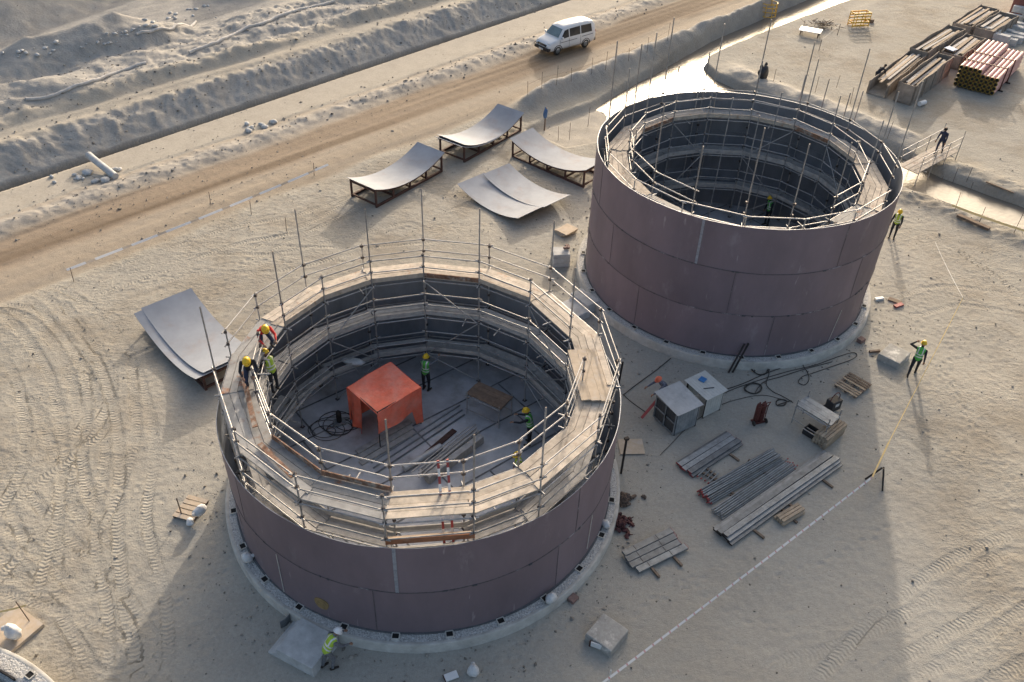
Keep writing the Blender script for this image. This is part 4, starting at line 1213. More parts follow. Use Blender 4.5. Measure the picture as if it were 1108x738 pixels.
def plate_on(center, rz, L, W, zc, label, sheets=((0, 0, 0),), clabel=None, tilt=(0, 0)):
    z = gz(center.x, center.y)
    loc = Vector((center.x, center.y, z))
    if clabel: cradle(loc, rz, L - .25, W, zc, clabel)
    for i, (dx, dy, dz) in enumerate(sheets):
        o = plate_mesh(L, W).build('curved_plate', M['plate'])
        tag(o, label[i], 'steel plate', 'curved steel plates waiting for the tanks')
        ca, sa = math.cos(rz), math.sin(rz)
        o.location = loc + Vector((dx * ca - dy * sa, dx * sa + dy * ca, zc + dz))
        o.rotation_euler = (tilt[0], tilt[1], rz)

def ctr(*px, z=1.0):
    ps = [gp(u, v, z) for u, v in px]
    return sum(ps, Vector((0, 0, 0))) / len(ps)

plate_on(ctr((373, 190), (404, 208), (480, 166), (456, 153), z=1.2), R_(54), 5.9, 2.1, 0.55, ['curved grey steel plate on a cradle, the one closest to the wheel tracks'],
         clabel='rust brown cradle under the curved plate closest to the wheel tracks')
plate_on(ctr((468, 146), (502, 159), (568, 122), (542, 111), z=1.2), R_(54), 6.1, 2.1, 0.50, ['curved grey steel plate on a cradle at the roadside, behind the other plates', 'second curved plate peeping out under the roadside plate'], sheets=((0, 0, 0.03), (-.25, -.06, 0.0)),
         clabel='rust brown cradle under the curved plate at the roadside')
plate_on(ctr((557, 150), (575, 137), (648, 168), (640, 187), z=1.2), R_(-40), 5.9, 2.1, 0.55, ['curved grey steel plate on a cradle, its end hidden behind the taller tank'],
         clabel='rust brown cradle under the curved plate beside the taller tank')
cD = ctr((498, 201), (560, 237), (618, 213), (546, 178), z=.45)
plate_on(cD, R_(-45), 5.0, 2.05, 0.10, ['lapped curved plate lying on sand between the cradles and the lower tank', 'upper curved plate lapped over its neighbour on the sand'], sheets=((0, -.95, 0.0), (.15, .85, 0.055)))
for dx in (-0.9, 0.9):
    o = MB().bar((0, -1.9, 0), (0, 1.9, 0), .12, .10).build('timber_bearer', M['timber_dark'])
    tag(o, 'timber bearer under the two lapped plates lying on sand', 'timber', 'bearers under the lapped plates')
    q = Vector((dx, 0)); o.location = (cD.x + dx * math.cos(R_(-45)), cD.y + dx * math.sin(R_(-45)), gz(cD.x, cD.y) + .055); o.rotation_euler = (0, 0, R_(-45))
cE = ctr((148, 340), (222, 414), (272, 378), (205, 311), z=.9)
plate_on(cE, R_(-46), 5.9, 2.35, 0.26, ['lower sheet of the pair of curved plates standing apart by the lower tank', 'top sheet of the pair of curved plates standing apart by the lower tank'], sheets=((0, -.22, 0.0), (-.1, .16, 0.05)),
         clabel='rust brown cradle under the pair of plates standing apart')

# ------------------------------------------------------------------ red canopy in the front tank
def local(o, p): return p
cT = (gp(379, 420, 2.5) + gp(421, 394, 2.5) + gp(453, 413, 2.5) + gp(407, 437, 2.5)) / 4
rzT = R_(45)
t = thing('work_canopy', 'red tarpaulin canopy on a tube frame on the tank floor', 'canopy', (cT.x, cT.y, FZ + .015), rzT)
hx, hy, ht = 1.02, 0.92, 1.88
# local x: along the long slope direction, y: across
rg = random.Random(2)
b = MB(); n = 12; vs = []
def roofz(x, y): return ht + 0.05 * math.sin(x * 2.2 + .4) - 0.13 * (1 - (x / hx) ** 2) * (1 - (y / hy) ** 2) + 0.10 * (y / hy) * 0.4 + 0.012 * math.sin(5 * x + 3 * y)
for j in range(n + 1):
    for i in range(n + 1):
        x = -hx + 2 * hx * i / n; y = -hy + 2 * hy * j / n
        vs.append((x, y, roofz(x, y)))
up_ = list(vs); dn = [(x, y, z - .012) for x, y, z in vs]
q = [(j * (n + 1) + i, j * (n + 1) + i + 1, (j + 1) * (n + 1) + i + 1, (j + 1) * (n + 1) + i) for j in range(n) for i in range(n)]
b.add(up_, q, 0, True); b.add(dn, [f[::-1] for f in q], 0, True)
b.build('roof_sheet', M['tarp_red'], t)
def flap(name, pts_top, drop, wave, seed):
    b = MB(); m = 14; k = 6; vs = []
    p, q = Vector(pts_top[0]), Vector(pts_top[1])
    d = (q - p).normalized(); nr = Vector((d.y, -d.x, 0))
    for s_ in (0, 1):
        for j in range(k + 1):
            for i in range(m + 1):
                u = i / m
                pt = p.lerp(q, u)
                zt = roofz(max(-hx, min(hx, pt.x)), max(-hy, min(hy, pt.y)))
                dr = drop(u) * j / k
                off = wave * math.sin(u * 9 + seed + j * .5) * j / k
                pt = pt + nr * (0.02 + off - 0.012 * s_)
                vs.append((pt.x, pt.y, zt - dr - 0.002))
    c = (k + 1) * (m + 1)
    fs = [(j * (m + 1) + i, (j + 1) * (m + 1) + i, (j + 1) * (m + 1) + i + 1, j * (m + 1) + i + 1) for j in range(k) for i in range(m)]
    b.add(vs[:c], fs, 0, True); b.add(vs[c:], [f[::-1] for f in fs], 0, True)
    b.build(name, M['tarp_red'], t)
flap('side_flap', ((-hx, -hy, 0), (hx, -hy, 0)), lambda u: 1.02 if u < .80 else 1.75, 0.06, 1.0)
flap('side_flap', ((-hx, hy, 0), (-hx, -hy + 1.0, 0)), lambda u: 1.75, 0.08, 2.0)
flap('side_flap', ((hx, hy, 0), (-hx, hy, 0)), lambda u: 1.7, 0.04, 3.0)
flap('side_flap', ((hx, -hy, 0), (hx, hy, 0)), lambda u: 0.75 if .25 < u else 1.75, 0.03, 4.0)
for sx in (-1, 1):
    for sy in (-1, 1):
        MB().tube((sx * (hx - .05), sy * (hy - .05), 0), (sx * (hx - .05), sy * (hy - .05), ht - .02), .022, 8).build('leg', M['black_steel'], t)
b = MB()
for sy in (-1, 1): b.tube((-hx + .05, sy * (hy - .05), ht - .06), (hx - .05, sy * (hy - .05), ht - .06), .02, 6)
for sx in (-1, 1): b.tube((sx * (hx - .05), -hy + .05, ht - .06), (sx * (hx - .05), hy - .05, ht - .06), .02, 6)
b.build('top_frame', M['black_steel'], t)

# ------------------------------------------------------------------ tables
def table(loc, rz, L, W, H, label, topmat, legmat, upright=0.0, boards=4, shelf=False):
    t = thing('work_table', label, 'work table', loc, rz)
    b = MB()
    for k in range(boards):
        y = -W / 2 + W * (k + .5) / boards
        b.box((RNG.uniform(-.02, .02), y, H + RNG.uniform(0, .006)), (L, W / boards - .008, .04))
    b.build('table_top', topmat, t)
    for sx in (-1, 1):
        for sy in (-1, 1):
            MB().tube((sx * (L / 2 - .06), sy * (W / 2 + .03), 0), (sx * (L / 2 - .06), sy * (W / 2 + .03), H + upright), .026, 8).build('leg', legmat, t)
    b = MB()
    for sy in (-1, 1):
        b.tube((-L / 2, sy * (W / 2 + .03), H - .07), (L / 2, sy * (W / 2 + .03), H - .07), .024, 7)
        b.tube((-L / 2, sy * (W / 2 + .03), .22), (L / 2, sy * (W / 2 + .03), .22), .022, 7)
    for sx in (-1, 1):
        b.tube((sx * (L / 2 - .06), -W / 2 - .1, H - .12), (sx * (L / 2 - .06), W / 2 + .1, H - .12), .024, 7)
    b.build('rail', legmat, t)
    return t
cB = ctr((505, 425), (519, 414), (554, 429), (541, 444), z=1.45)
table((cB.x, cB.y, FZ + .015), R_(-31), 1.6, .85, .98, 'brown board work table on tube legs on the tank floor', M['brown_table'], M['tube'], .12)
cQ = ctr((862, 433), (880, 427), (908, 452), (893, 463), z=.95)
table((cQ.x, cQ.y, gz(cQ.x, cQ.y)), R_(-47), 1.55, .75, .92, 'galvanised steel work table with tube legs standing on sand among hoses', M['galv_board'], M['tube'], .32, 3)

# ------------------------------------------------------------------ van
def van(loc, rz):
    t = thing('passenger_van', 'white passenger van driving along the brown haul road', 'van', loc, rz)
    # sections front to rear: x, z bottom, z belt, z roof edge, half width bottom, belt, roof
    S = [(2.36, .42, .72, .74, .66, .70, .58), (2.28, .34, .84, .88, .76, .78, .66), (2.0, .32, .97, 1.01, .80, .82, .72), (1.62, .32, 1.05, 1.10, .82, .835, .74), (1.42, .32, 1.08, 1.18, .825, .84, .74),
         (.85, .32, 1.10, 1.80, .825, .84, .67), (.62, .32, 1.10, 1.89, .825, .84, .66), (-.4, .32, 1.10, 1.94, .825, .84, .665), (-1.5, .32, 1.10, 1.93, .825, .84, .665), (-2.05, .34, 1.10, 1.88, .82, .835, .655), (-2.27, .40, 1.08, 1.66, .79, .81, .67), (-2.33, .46, 1.0, 1.2, .74, .79, .71)]
    b = MB(); vs = []
    for x, zb, zm, zr, wb, wm_, wr in S:
        half = [(wb * .9, zb), (wb, zb + .08), (wm_, zb + .35 * (zm - zb) + .08), (wm_, zm), (wr + (wm_ - wr) * .12, zr - .10 * (zr - zm)), (wr * .94, zr), (wr * .5, zr + .035 * min(1, (zr - zm) * 2 + .3))]
        ring_ = [(x, -y, z) for y, z in half] + [(x, y, z) for y, z in reversed(half)]
        vs += ring_
    n = 14
    fs = []
    for k in range(len(S) - 1):
        for i in range(n):
            fs.append((k * n + i, k * n + (i + 1) % n, (k + 1) * n + (i + 1) % n, (k + 1) * n + i))
    b.add(vs, fs, 0, True)
    b.add(vs[:n], [tuple(range(n - 1, -1, -1))]); b.add(vs[-n:], [tuple(range(n))])
    body = b.build('body', M['van_white'], t)
    def interp(x):
        for k in range(len(S) - 1):
            if S[k][0] >= x >= S[k + 1][0]:
                f = (S[k][0] - x) / (S[k][0] - S[k + 1][0])
                return [S[k][j] * (1 - f) + S[k + 1][j] * f for j in range(7)]
        return S[-1]
    def side(x, f, sy, out=.012):
        """point on the upper side, f 0 belt .. 1 roof edge"""
        _, zb, zm, zr, wb, wm_, wr = interp(x)
        w0, w1 = wm_, wr + (wm_ - wr) * .12
        z0, z1 = zm, zr - .10 * (zr - zm)
        return Vector((x, sy * (w0 + (w1 - w0) * f + out), z0 + (z1 - z0) * f))
    def glass(pts, name, mt=M['glass']):
        g = MB()
        c = sum(pts, Vector((0, 0, 0))) / len(pts)
        nr = (pts[1] - pts[0]).cross(pts[2] - pts[0]).normalized()
        if nr.dot(c - Vector((c.x * .8, 0, 1.0))) < 0: nr = -nr
        k = len(pts)
        g.add(pts + [p - nr * .02 for p in pts], [tuple(range(k)), tuple(range(2 * k - 1, k - 1, -1))] + [(i, (i + 1) % k, k + (i + 1) % k, k + i) for i in range(k)])
        return g.build(name, mt, t)
    for sy in (-1, 1):
        for (xa, xb, xc, xd) in ((1.22, .42, .42, .80), (.32, -.72, -.72, .32), (-.82, -1.92, -1.86, -.82)):
            glass([side(xa, .10, sy), side(xb, .10, sy), side(xc, .88, sy), side(xd, .88, sy)], 'side_window')
        d = MB()
        for x in (1.30, .37, -.77):
            d.bar((x, sy * .846, .42), (x, sy * .85, 1.08), .012, .014)
        d.bar((1.3, sy * .848, .42), (-1.9, sy * .848, .42), .014, .012)
        d.build('door_gap', M['dark_plastic'], body)
        s_ = MB()
        s_.bar((1.25, sy * .853, .88), (-.4, sy * .853, .90), .006, .045); s_.bar((-.9, sy * .853, .96), (-2.0, sy * .845, .98), .006, .05)
        s_.build('side_stripe', M['cloth_grey'], body)
        mr = MB().box((1.18, sy * .98, 1.22), (.10, .16, .20)).bar((1.2, sy * .84, 1.14), (1.18, sy * .94, 1.2), .05, .05)
        mr.build('wing_mirror', M['van_white'], t)
        h = MB(); h.lathe([(.001, .05), (.10, .035), (.13, 0), (.12, -.03)], 14, (2.235, sy * .60, .86), 0, True, Matrix.Rotation(R_(80), 3, 'Y'), .8, 1.25)
        h.build('headlight', M['lamp'], t)
        l = MB().box((-2.30, sy * .73, 1.02), (.08, .12, .34)); l.build('tail_light', M['tail'], t)
        for x in (1.45, -1.35):
            wl = bpy.data.objects.new('wheel', None); COL.objects.link(wl); wl.parent = t; wl.location = (x, sy * .74, .32)
            Mr = Matrix.Rotation(R_(90), 3, 'X')
            MB().lathe([(.20, .10), (.30, .10), (.325, .06), (.325, -.06), (.30, -.10), (.20, -.10)], 24, (0, 0, 0), 0, True, Mr).build('tyre', M['rubber'], wl)
            MB().lathe([(.001, .07), (.06, .075), (.12, .06), (.19, .085), (.205, .085), (.205, -.085), (.001, -.08)], 20, (0, 0, 0), 0, True, Matrix.Rotation(R_(90 * sy), 3, 'X')).build('rim', M['galv_board'], wl)
            ar = MB(); ar.path([(x + .40 * math.cos(th), sy * .838, .32 + .40 * math.sin(th)) for th in np.linspace(-.1, math.pi + .1, 16)], .03, 5)
            ar.build('wheel_arch', M['dark_plastic'], body)
    f0, f1 = interp(1.40), interp(.82)
    def ws(f, y): return Vector((1.42 + (.86 - 1.42) * f + .02, y, 1.20 + (1.80 - 1.20) * f + .022))
    glass([ws(.06, -.70), ws(.06, .70), ws(.92, .60), ws(.92, -.60)], 'windscreen', M['glass_clear'])
    glass([Vector((-2.35, -.62, 1.16)), Vector((-2.35, .62, 1.16)), Vector((-2.19, .56, 1.74)), Vector((-2.19, -.56, 1.74))], 'rear_window')
    g = MB().box((2.33, 0, .76), (.10, 1.0, .13)); g.build('grille', M['dark_plastic'], t)
    bp = MB().box((2.36, 0, .50), (.16, 1.52, .24)).box((2.30, .76, .50), (.26, .10, .22)).box((2.30, -.76, .50), (.26, .10, .22)); bp.build('front_bumper', M['dark_plastic'], t, .03)
    bb = MB().path([(2.52, -.62, .46), (2.56, -.60, .82), (2.56, .60, .82), (2.52, .62, .46)], .03, 6).tube((2.54, -.62, .62), (2.54, .62, .62), .025, 6); bb.build('bull_bar', M['black_steel'], t)
    MB().box((2.45, 0, .46), (.02, .46, .12)).build('number_plate', M['white_paint'], t)
    MB().box((-2.36, 0, .48), (.14, 1.5, .22)).build('rear_bumper', M['dark_plastic'], t, .03)
    return t
pv = on(604, 59); pr_ = on(633, 51)
ang = math.atan2(pv.y - pr_.y, pv.x - pr_.x)
mid_ = (pv + pr_) / 2
nrm_ = Vector((-math.sin(ang), math.cos(ang), 0))
if nrm_.y < 0: nrm_ = -nrm_
van((mid_.x + nrm_.x * .78, mid_.y + nrm_.y * .78, gz(mid_.x, mid_.y) - .01), ang)

# ------------------------------------------------------------------ scaffold boards and tubes stacked on the sand
def bundle(pa, pb, items, label, group, bear=2, red=None, bear_ext=0.0, cat='scaffold board'):
    """pa/pb: ground pixels of the middle of the two short ends; items: list of (across, height, kind)"""
    A, B = on(*pa), on(*pb)
    d = (B - A); L = math.hypot(d.x, d.y); rz = math.atan2(d.y, d.x)
    mid = (A + B) / 2
    z0 = max(gz(A.x, A.y), gz(B.x, B.y), gz(mid.x, mid.y)) + 0.0
    rg = random.Random(int(L * 100))
    W = max(abs(i[0]) for i in items) + .15
    for k in range(bear):
        x = -L / 2 + L * (k + .6) / (bear + .2)
        bo = MB().bar((0, -W - .05, 0), (0, W + .05 , 0), .08, .09).build('timber_bearer', M['timber_dark'])
        if bear_ext:
            bo.data.vertices.foreach_get
        tag(bo, 'timber bearer under the ' + group, 'timber', 'bearers under the ' + group)
        bo.location = (mid.x + x * math.cos(rz) + bear_ext * math.sin(rz), mid.y + x * math.sin(rz) - bear_ext * math.cos(rz), z0 + .03); bo.rotation_euler = (0, 0, rz + rg.uniform(-.05, .05))
    protos = {}
    for (y, z, kind) in items:
        key = kind
        if key not in protos:
            b = MB()
            if kind == 'board':        # channel shaped steel board: top sheet, two lips, end caps
                b.box((0, 0, .03), (L, .20, .006)); b.box((0, .10, .0), (L, .006, .055)); b.box((0, -.10, .0), (L, .006, .055))
                for q in (-.05, 0, .05): b.box((0, q, .035), (L * .96, .018, .005))
                for e in (-1, 1): b.box((e * (L / 2 + .004), 0, .0), (.01, .21, .065), 0, 1)
            elif kind == 'trough':     # wide ribbed board
                b.box((0, 0, .045), (L, .22, .006)); b.box((0, .112, .0), (L, .006, .09)); b.box((0, -.112, .0), (L, .006, .09))
                for q in (-.28, .18): b.box((q * L, 0, .051), (.02, .19, .006), 0, 2)
                for e in (-1, 1): b.box((e * (L / 2 + .004), 0, .0), (.012, .235, .10), 0, 1 if e > 0 else 0)
            elif kind == 'tube':
                b.tube((-L / 2, 0, 0), (L / 2, 0, 0), .028, 8, 0)
                b.tube((L / 2 - .05, 0, 0), (L / 2 + .01, 0, 0), .03, 8, 1)
            elif kind == 'timber':
                b.box((0, 0, 0), (L, .10, .10))
            mats = {'board': [M['galv_board'], M['red_paint'] if red == 'both' else M['black_steel']], 'trough': [M['galv_board'], M['red_paint'], M['black_steel']],
                    'tube': [M['galv_board'], M['red_paint'] if red else M['black_steel']], 'timber': [M['timber']]}[kind]
            o = b.build({'board': 'scaffold_board', 'trough': 'steel_trough_board', 'tube': 'scaffold_tube', 'timber': 'timber_piece'}[kind], mats)
            protos[key] = o
        else:
            o = protos[key].copy(); COL.objects.link(o)
        tag(o, label, cat, group)
        sh = rg.uniform(-.06, .06) * min(L, 3) / 2
        o.location = (mid.x + sh * math.cos(rz) - y * math.sin(rz), mid.y + sh * math.sin(rz) + y * math.cos(rz), z0 + .08 + z)
        o.rotation_euler = (rg.uniform(-.05, .05), 0, rz + rg.uniform(-.008, .008))
        if red == 'flip': o.rotation_euler[2] += math.pi

def rows(n, pitch, layers, kind, dz, shrink=1):
    out = []
    for l in range(layers):
        m = n - l * shrink
        for i in range(m):
            out.append(((i - (m - 1) / 2) * pitch, l * dz, kind))
    return out

bundle((740, 510), (794, 476), rows(4, .23, 2, 'board', .075) , 'grey steel board in the stack closest to the tin sheds', 'boards stacked by the tin sheds', 2, 'both', .35)
bundle((760, 521), (771, 510), rows(4, .16, 1, 'tube', .06), 'short grey tube beside the boards by the tin sheds', 'short tubes between the stacks', 1, 'flip', 0, 'scaffold tube')
bundle((761, 540), (840, 494), rows(9, .085, 3, 'tube', .06), 'long grey tube in the first of the two tube stacks', 'first stack of long tubes', 2, 'flip', .1, 'scaffold tube')
bundle((776, 558), (855, 504), rows(7, .085, 2, 'tube', .06), 'long grey tube with red tip in the stack between tubes and long boards', 'second stack of long tubes', 2, 'both', .1, 'scaffold tube')
bundle((780, 583), (900, 498), rows(4, .235, 3, 'board', .075), 'extra long grey steel board in the stack closest to the white tape', 'extra long boards by the white tape', 3, None, .35)
bundle((681, 611), (733, 586), [(.36, .09, 'trough'), (.12, .06, 'trough'), (-.12, .03, 'trough'), (-.36, .0, 'trough'), (.25, -.01, 'trough'), (0, -.015, 'trough')], 'wide steel trough board with cross bands stacked by the lower tank', 'wide trough boards by the lower tank', 2, 'both', .35)
bundle((842, 566), (865, 552), rows(4, .12, 2, 'timber', .105), 'short sawn timber beside the extra long boards', 'short timbers by the long boards', 1, None, 0, 'timber')
bundle((885, 483), (906, 466), rows(5, .118, 5, 'timber', .106, 0), 'offcut of timber in the pile under the galvanised table', 'timber offcuts by the galvanised table', 0, None, 0, 'timber')

# ------------------------------------------------------------------ tin sheds
def shed(pc, rz, L, W, H, slope, label, roofmat, wallmat, dims):
    p = pc
    t = thing('tin_shed', label, 'tin shed', (p.x, p.y, gz(p.x, p.y)), rz)
    for sx in (-1, 1):
        for sy in (-1, 1):
            MB().bar((sx * (L / 2 - .03), sy * (W / 2 - .03), 0), (sx * (L / 2 - .03), sy * (W / 2 - .03), H + (slope if sy > 0 else 0) - .02), .05, .05, 0, (1, 0, 0)).build('post', M['black_steel'], t)
    def sheet(p, q, z0, z1a, z1b, name, mt):
        p, q = Vector(p), Vector(q); d = (q - p); n = max(8, int(d.length / .045)); nr = Vector((d.y, -d.x, 0)).normalized(); vs = []
        for s_ in (0, 1):
            for i in range(n + 1):
                u = i / n; o = nr * (.012 * math.sin(i * math.pi / 1.5) - .006 * s_)
                for z in (z0, z1a + (z1b - z1a) * u):
                    e = p + d * u + o; vs.append((e.x, e.y, z))
        k = 2 * (n + 1)
        b = MB(); f = [(2 * i, 2 * i + 2, 2 * i + 3, 2 * i + 1) for i in range(n)]
        b.add(vs[:k], f, 0, True); b.add(vs[k:], [g[::-1] for g in f], 0, True)
        return b.build(name, mt, t)
    hb, hf_ = H, H + slope
    if 'a' in dims: sheet((-L / 2, -W / 2, 0), (L / 2, -W / 2, 0), .08, hb - .03, hb - .03, 'wall_sheet', wallmat)
    if 'b' in dims: sheet((L / 2, -W / 2, 0), (L / 2, W / 2, 0), .08, hb - .03, hf_ - .03, 'wall_sheet', wallmat)
    if 'c' in dims: sheet((L / 2, W / 2, 0), (-L / 2, W / 2, 0), .08, hf_ - .03, hf_ - .03, 'wall_sheet', wallmat)
    if 'd' in dims: sheet((-L / 2, W / 2, 0), (-L / 2, -W / 2, 0), .08, hf_ - .03, hb - .03, 'mesh_front', M['dark_mesh'])
    b = MB(); vs = []
    n = 26
    for s_ in (0, 1):
        for i in range(n + 1):
            x = -L / 2 - .10 + (L + .2) * i / n; o = .010 * math.sin(i * math.pi / 1.5)
            for sy in (-1, 1):
                y = sy * (W / 2 + .09); vs.append((x, y, H + slope * (y + W / 2) / W + o - .012 * s_))
    k = 2 * (n + 1)
    f = [(2 * i, 2 * i + 2, 2 * i + 3, 2 * i + 1) for i in range(n)]
    b.add(vs[:k], f, 0, True); b.add(vs[k:], [g[::-1] for g in f], 0, True)
    b.add(vs, [(0, 1, k + 1, k), (2 * n + 1, 2 * n, k + 2 * n, k + 2 * n + 1)] + [(2 * i + 2, 2 * i, k + 2 * i, k + 2 * i + 2) for i in range(n)] + [(2 * i + 1, 2 * i + 3, k + 2 * i + 3, k + 2 * i + 1) for i in range(n)])
    b.build('roof', roofmat, t)
    return t
cS = ctr((716, 428), (735, 411), (759, 436), (729, 449), z=1.25)
shed(cS, R_(33), 1.12, 1.28, 1.2, .10, 'corrugated tin shed with dark meshed front, beside the plaid clad person', M['shed_roof'], M['shed_sheet'], 'abcd')
cS2 = ctr((742, 411), (763, 399), (787, 420), (766, 433), z=1.2)
s2 = shed(cS2, R_(35), .96, 1.16, 1.12, .06, 'open-sided pale roofed shed with blue cloth, closest to the taller tank', M['shed_roof_pale'], M['shed_roof_pale'], 'ac')
MB().box((.08, .30, 1.19), (.28, .26, .03), .3).build('roof_patch', M['blue_plastic'], s2)
MB().box((.50, -.30, .80), (.03, .30, .55)).build('side_cloth', M['blue_plastic'], s2)
b = MB(); b.box((-.05, -.2, 1.165), (.45, .025, .03), -.4); b.build('roof_crack', M['seam_dark'], s2)
sA = bpy.data.objects['tin_shed']
fm = MB()
for y in (-.60, 0, .60): fm.bar((-.60, y, .06), (-.60, y, 1.18), .035, .05, 0, (1, 0, 0))
for z in (.08, .62, 1.16): fm.bar((-.60, -.62, z), (-.60, .62, z), .03, .05)
fm.build('front_frame', M['shed_sheet'], sA)
MB().box((-.635, -.08, .62), (.03, .05, .16)).build('latch', M['black_steel'], sA)
q = Vector((cS.x, cS.y)); ca, sa = math.cos(R_(34)), math.sin(R_(34))
pp = Vector((6.25, 26.2, 0))
person((pp.x, pp.y, gz(pp.x, pp.y)), 205, 'person in grey plaid and orange helmet bending behind the tin shed',
       dict(lean=48, nod=5, armR=((.2, .8, -.5), (.0, .9, -.4)), armL=((.2, .8, -.5), (.0, .9, -.4)), legR=((.06, .2, -1), (0, -.2, -1)), legL=((.06, .1, -1), (0, -.2, -1))),
       dict(shirt='cloth_plaid', trouser='cloth_navy', boot='boot', helmet='helmet_orange'))
o = MB().box((0, 0, 0), (1.0, .12, .02)).build('red_board', M['red_paint']); tag(o, 'narrow red board leaning on the meshed front of the tin shed', 'board')
pr2 = gp(703, 442, .55); o.location = (pr2.x, pr2.y, gz(pr2.x, pr2.y) + .55); o.rotation_euler = (0, R_(38), R_(-142))

# ------------------------------------------------------------------ gas cylinder trolley, generator, pallet, blocks
p = on(821, 458)
t = thing('cylinder_trolley', 'maroon two-wheeled trolley carrying gas cylinders among the hoses', 'trolley', p, R_(200))
for sx in (-1, 1):
    b = MB(); b.path([(sx * .22, .0, .12), (sx * .22, .0, .9), (sx * .2, .10, 1.18)], .02, 6); b.build('frame_rail', M['gas_red'], t)
    wl = MB().lathe([(.001, .03), (.08, .03), (.11, .015), (.11, -.015), (.08, -.03), (.001, -.03)], 16, (sx * .28, .05, .11), 0, True, Matrix.Rotation(R_(90), 3, 'Y')); wl.build('wheel', M['rubber'], t)
    c = MB().lathe([(.001, .06), (.10, .06), (.11, .09), (.11, .86), (.09, .96), (.035, 1.0), (.035, 1.07), (.001, 1.07)], 16, (sx * .115, -.10, 0)); c.build('gas_cylinder', M['gas_red'], t)
b = MB().bar((-.22, 0, .5), (.22, 0, .5), .03, .03).bar((-.22, 0, .9), (.22, 0, .9), .03, .03).tube((-.2, .1, 1.18), (.2, .1, 1.18), .02, 6).box((0, -.1, .035), (.48, .30, .03)).tube((-.3, .05, .11), (.3, .05, .11), .015, 6)
b.build('crosspiece', M['gas_red'], t)

p = xy(902, 437, .3, 0)
t = thing('welding_machine', 'black welding machine with hoop handle behind the galvanised table', 'welding machine', (p.x, p.y, gz(p.x, p.y)), R_(30))
MB().box((0, 0, .32), (.55, .38, .50)).build('housing', M['dark_plastic'], t, .04)
MB().path([(.25 * math.cos(a_), 0, .55 + .36 * math.sin(a_)) for a_ in np.linspace(0, math.pi, 12)], .018, 6).build('handle', M['gas_red'], t)
for sx in (-1, 1):
    MB().lathe([(.001, .03), (.09, .03), (.09, -.03), (.001, -.03)], 14, (sx * .2, .21, .09), 0, True, Matrix.Rotation(R_(90), 3, 'X')).build('wheel', M['rubber'], t)
MB().box((-.02, -.2, .40), (.2, .012, .14)).build('front_panel', M['lamp'], t)
p = xy(882, 467, .25, 0)
t = thing('rubber_crate', 'black open crate lying under the galvanised table', 'crate', (p.x, p.y, gz(p.x, p.y)), R_(-47))
MB().box((0, 0, .03), (.8, .42, .05)).build('base', M['dark_plastic'], t)
for (x, y, dx, dy) in ((.39, 0, .03, .42), (-.39, 0, .03, .42), (0, .2, .8, .03), (0, -.2, .8, .03)):
    MB().box((x, y, .16), (dx, dy, .26)).build('side_panel', M['dark_plastic'], t)
MB().tube((-.42, -.24, .30), (.42, -.24, .30), .018, 6).build('edge_rail', M['tube_bright'], t)

p = on(922, 419)
t = thing('pallet', 'weathered wooden pallet with missing slats lying by the shadow edge', 'pallet', (p.x, p.y, p.z + .02), R_(43))
for k in range(8):
    if k in (3,): continue
    MB().box((-.56 + k * .16, 0, .135), (.10, 1.05, .022), RNG.uniform(-.03, .03)).build('slat', M['timber_dark'] if k > 4 else M['timber'], t)
for y in (-.45, 0, .45):
    MB().box((0, y, .07), (1.2, .09, .10)).build('bearer', M['timber_dark'], t)

def concrete_block(px, rz, d, label, mt=M['block'], z=0, name='concrete_block'):
    p = on(*px)
    o = MB().box((0, 0, d[2] / 2), d, 0, 0, None, .97).build(name, mt, None, .03)
    tag(o, label, 'concrete block')
    o.location = (p.x, p.y, p.z - .03 + z); o.rotation_euler = (0, 0, rz)
    return o
concrete_block((656, 690), R_(52), (1.0, .98, .36), 'square concrete block with white stains on shaded sand, apart from everything')
concrete_block((966, 388), R_(47), (1.15, 1.0, .34), 'pale sunlit concrete block beside the walking person')
b = MB()
b.add([(x, y, z) for y in (-.62, .62) for x, z in ((-.86, 0), (.86, 0), (.84, .50), (-.50, .50), (-.50, .27), (-.68, .27), (-.68, .10), (-.86, .10))],
      [tuple(range(7, -1, -1))[::-1], tuple(range(15, 7, -1))] + [(i, 8 + i, 8 + (i + 1) % 8, (i + 1) % 8) for i in range(8)])
o = b.build('concrete_block', M['block_plain'], None, .02); tag(o, 'smooth grey concrete block with two side steps beside the stooping white helmet', 'concrete block')
o.location = (-5.98, 14.66, gz(-5.98, 14.66) - .02); o.rotation_euler = (0, 0, R_(-26))
b = MB()
for k in range(12):
    a0_, a1_ = R_(-75 + 150 * k / 12), R_(-75 + 150 * (k + 1) / 12)
    b.bar((.42 * math.cos(a0_), .42 * math.sin(a0_), .17), (.42 * math.cos(a1_), .42 * math.sin(a1_), .17), .02, .34)
o = b.build('bent_plate', M['galv_board']); tag(o, 'bent steel strip standing on edge beside the side steps of the grey block', 'steel strip'); p = on(301, 668); o.location = p; o.rotation_euler = (0, 0, R_(10))
for k in range(3):
    o = concrete_block((606, 284), R_(8), (.86, .80, .23), ['bottom', 'middle', 'top'][k] + ' slab of the three grey slabs piled by the taller tank', M['block_plain'], k * .245)
    o.rotation_euler.z += RNG.uniform(-.04, .04)
for k in range(3):
    p = on(611, 251)
    o = MB().box((0, 0, .03), (.95, .75, .055)).build('plywood_sheet', M['ply']); tag(o, ['lowest', 'middle', 'uppermost'][k] + ' offcut of the small plywood pile by the taller tank', 'plywood sheet')
    o.location = (p.x + .05 * k, p.y - .04 * k, p.z + .02 + .075 * k); o.rotation_euler = (0, 0, R_(30 + 9 * k))
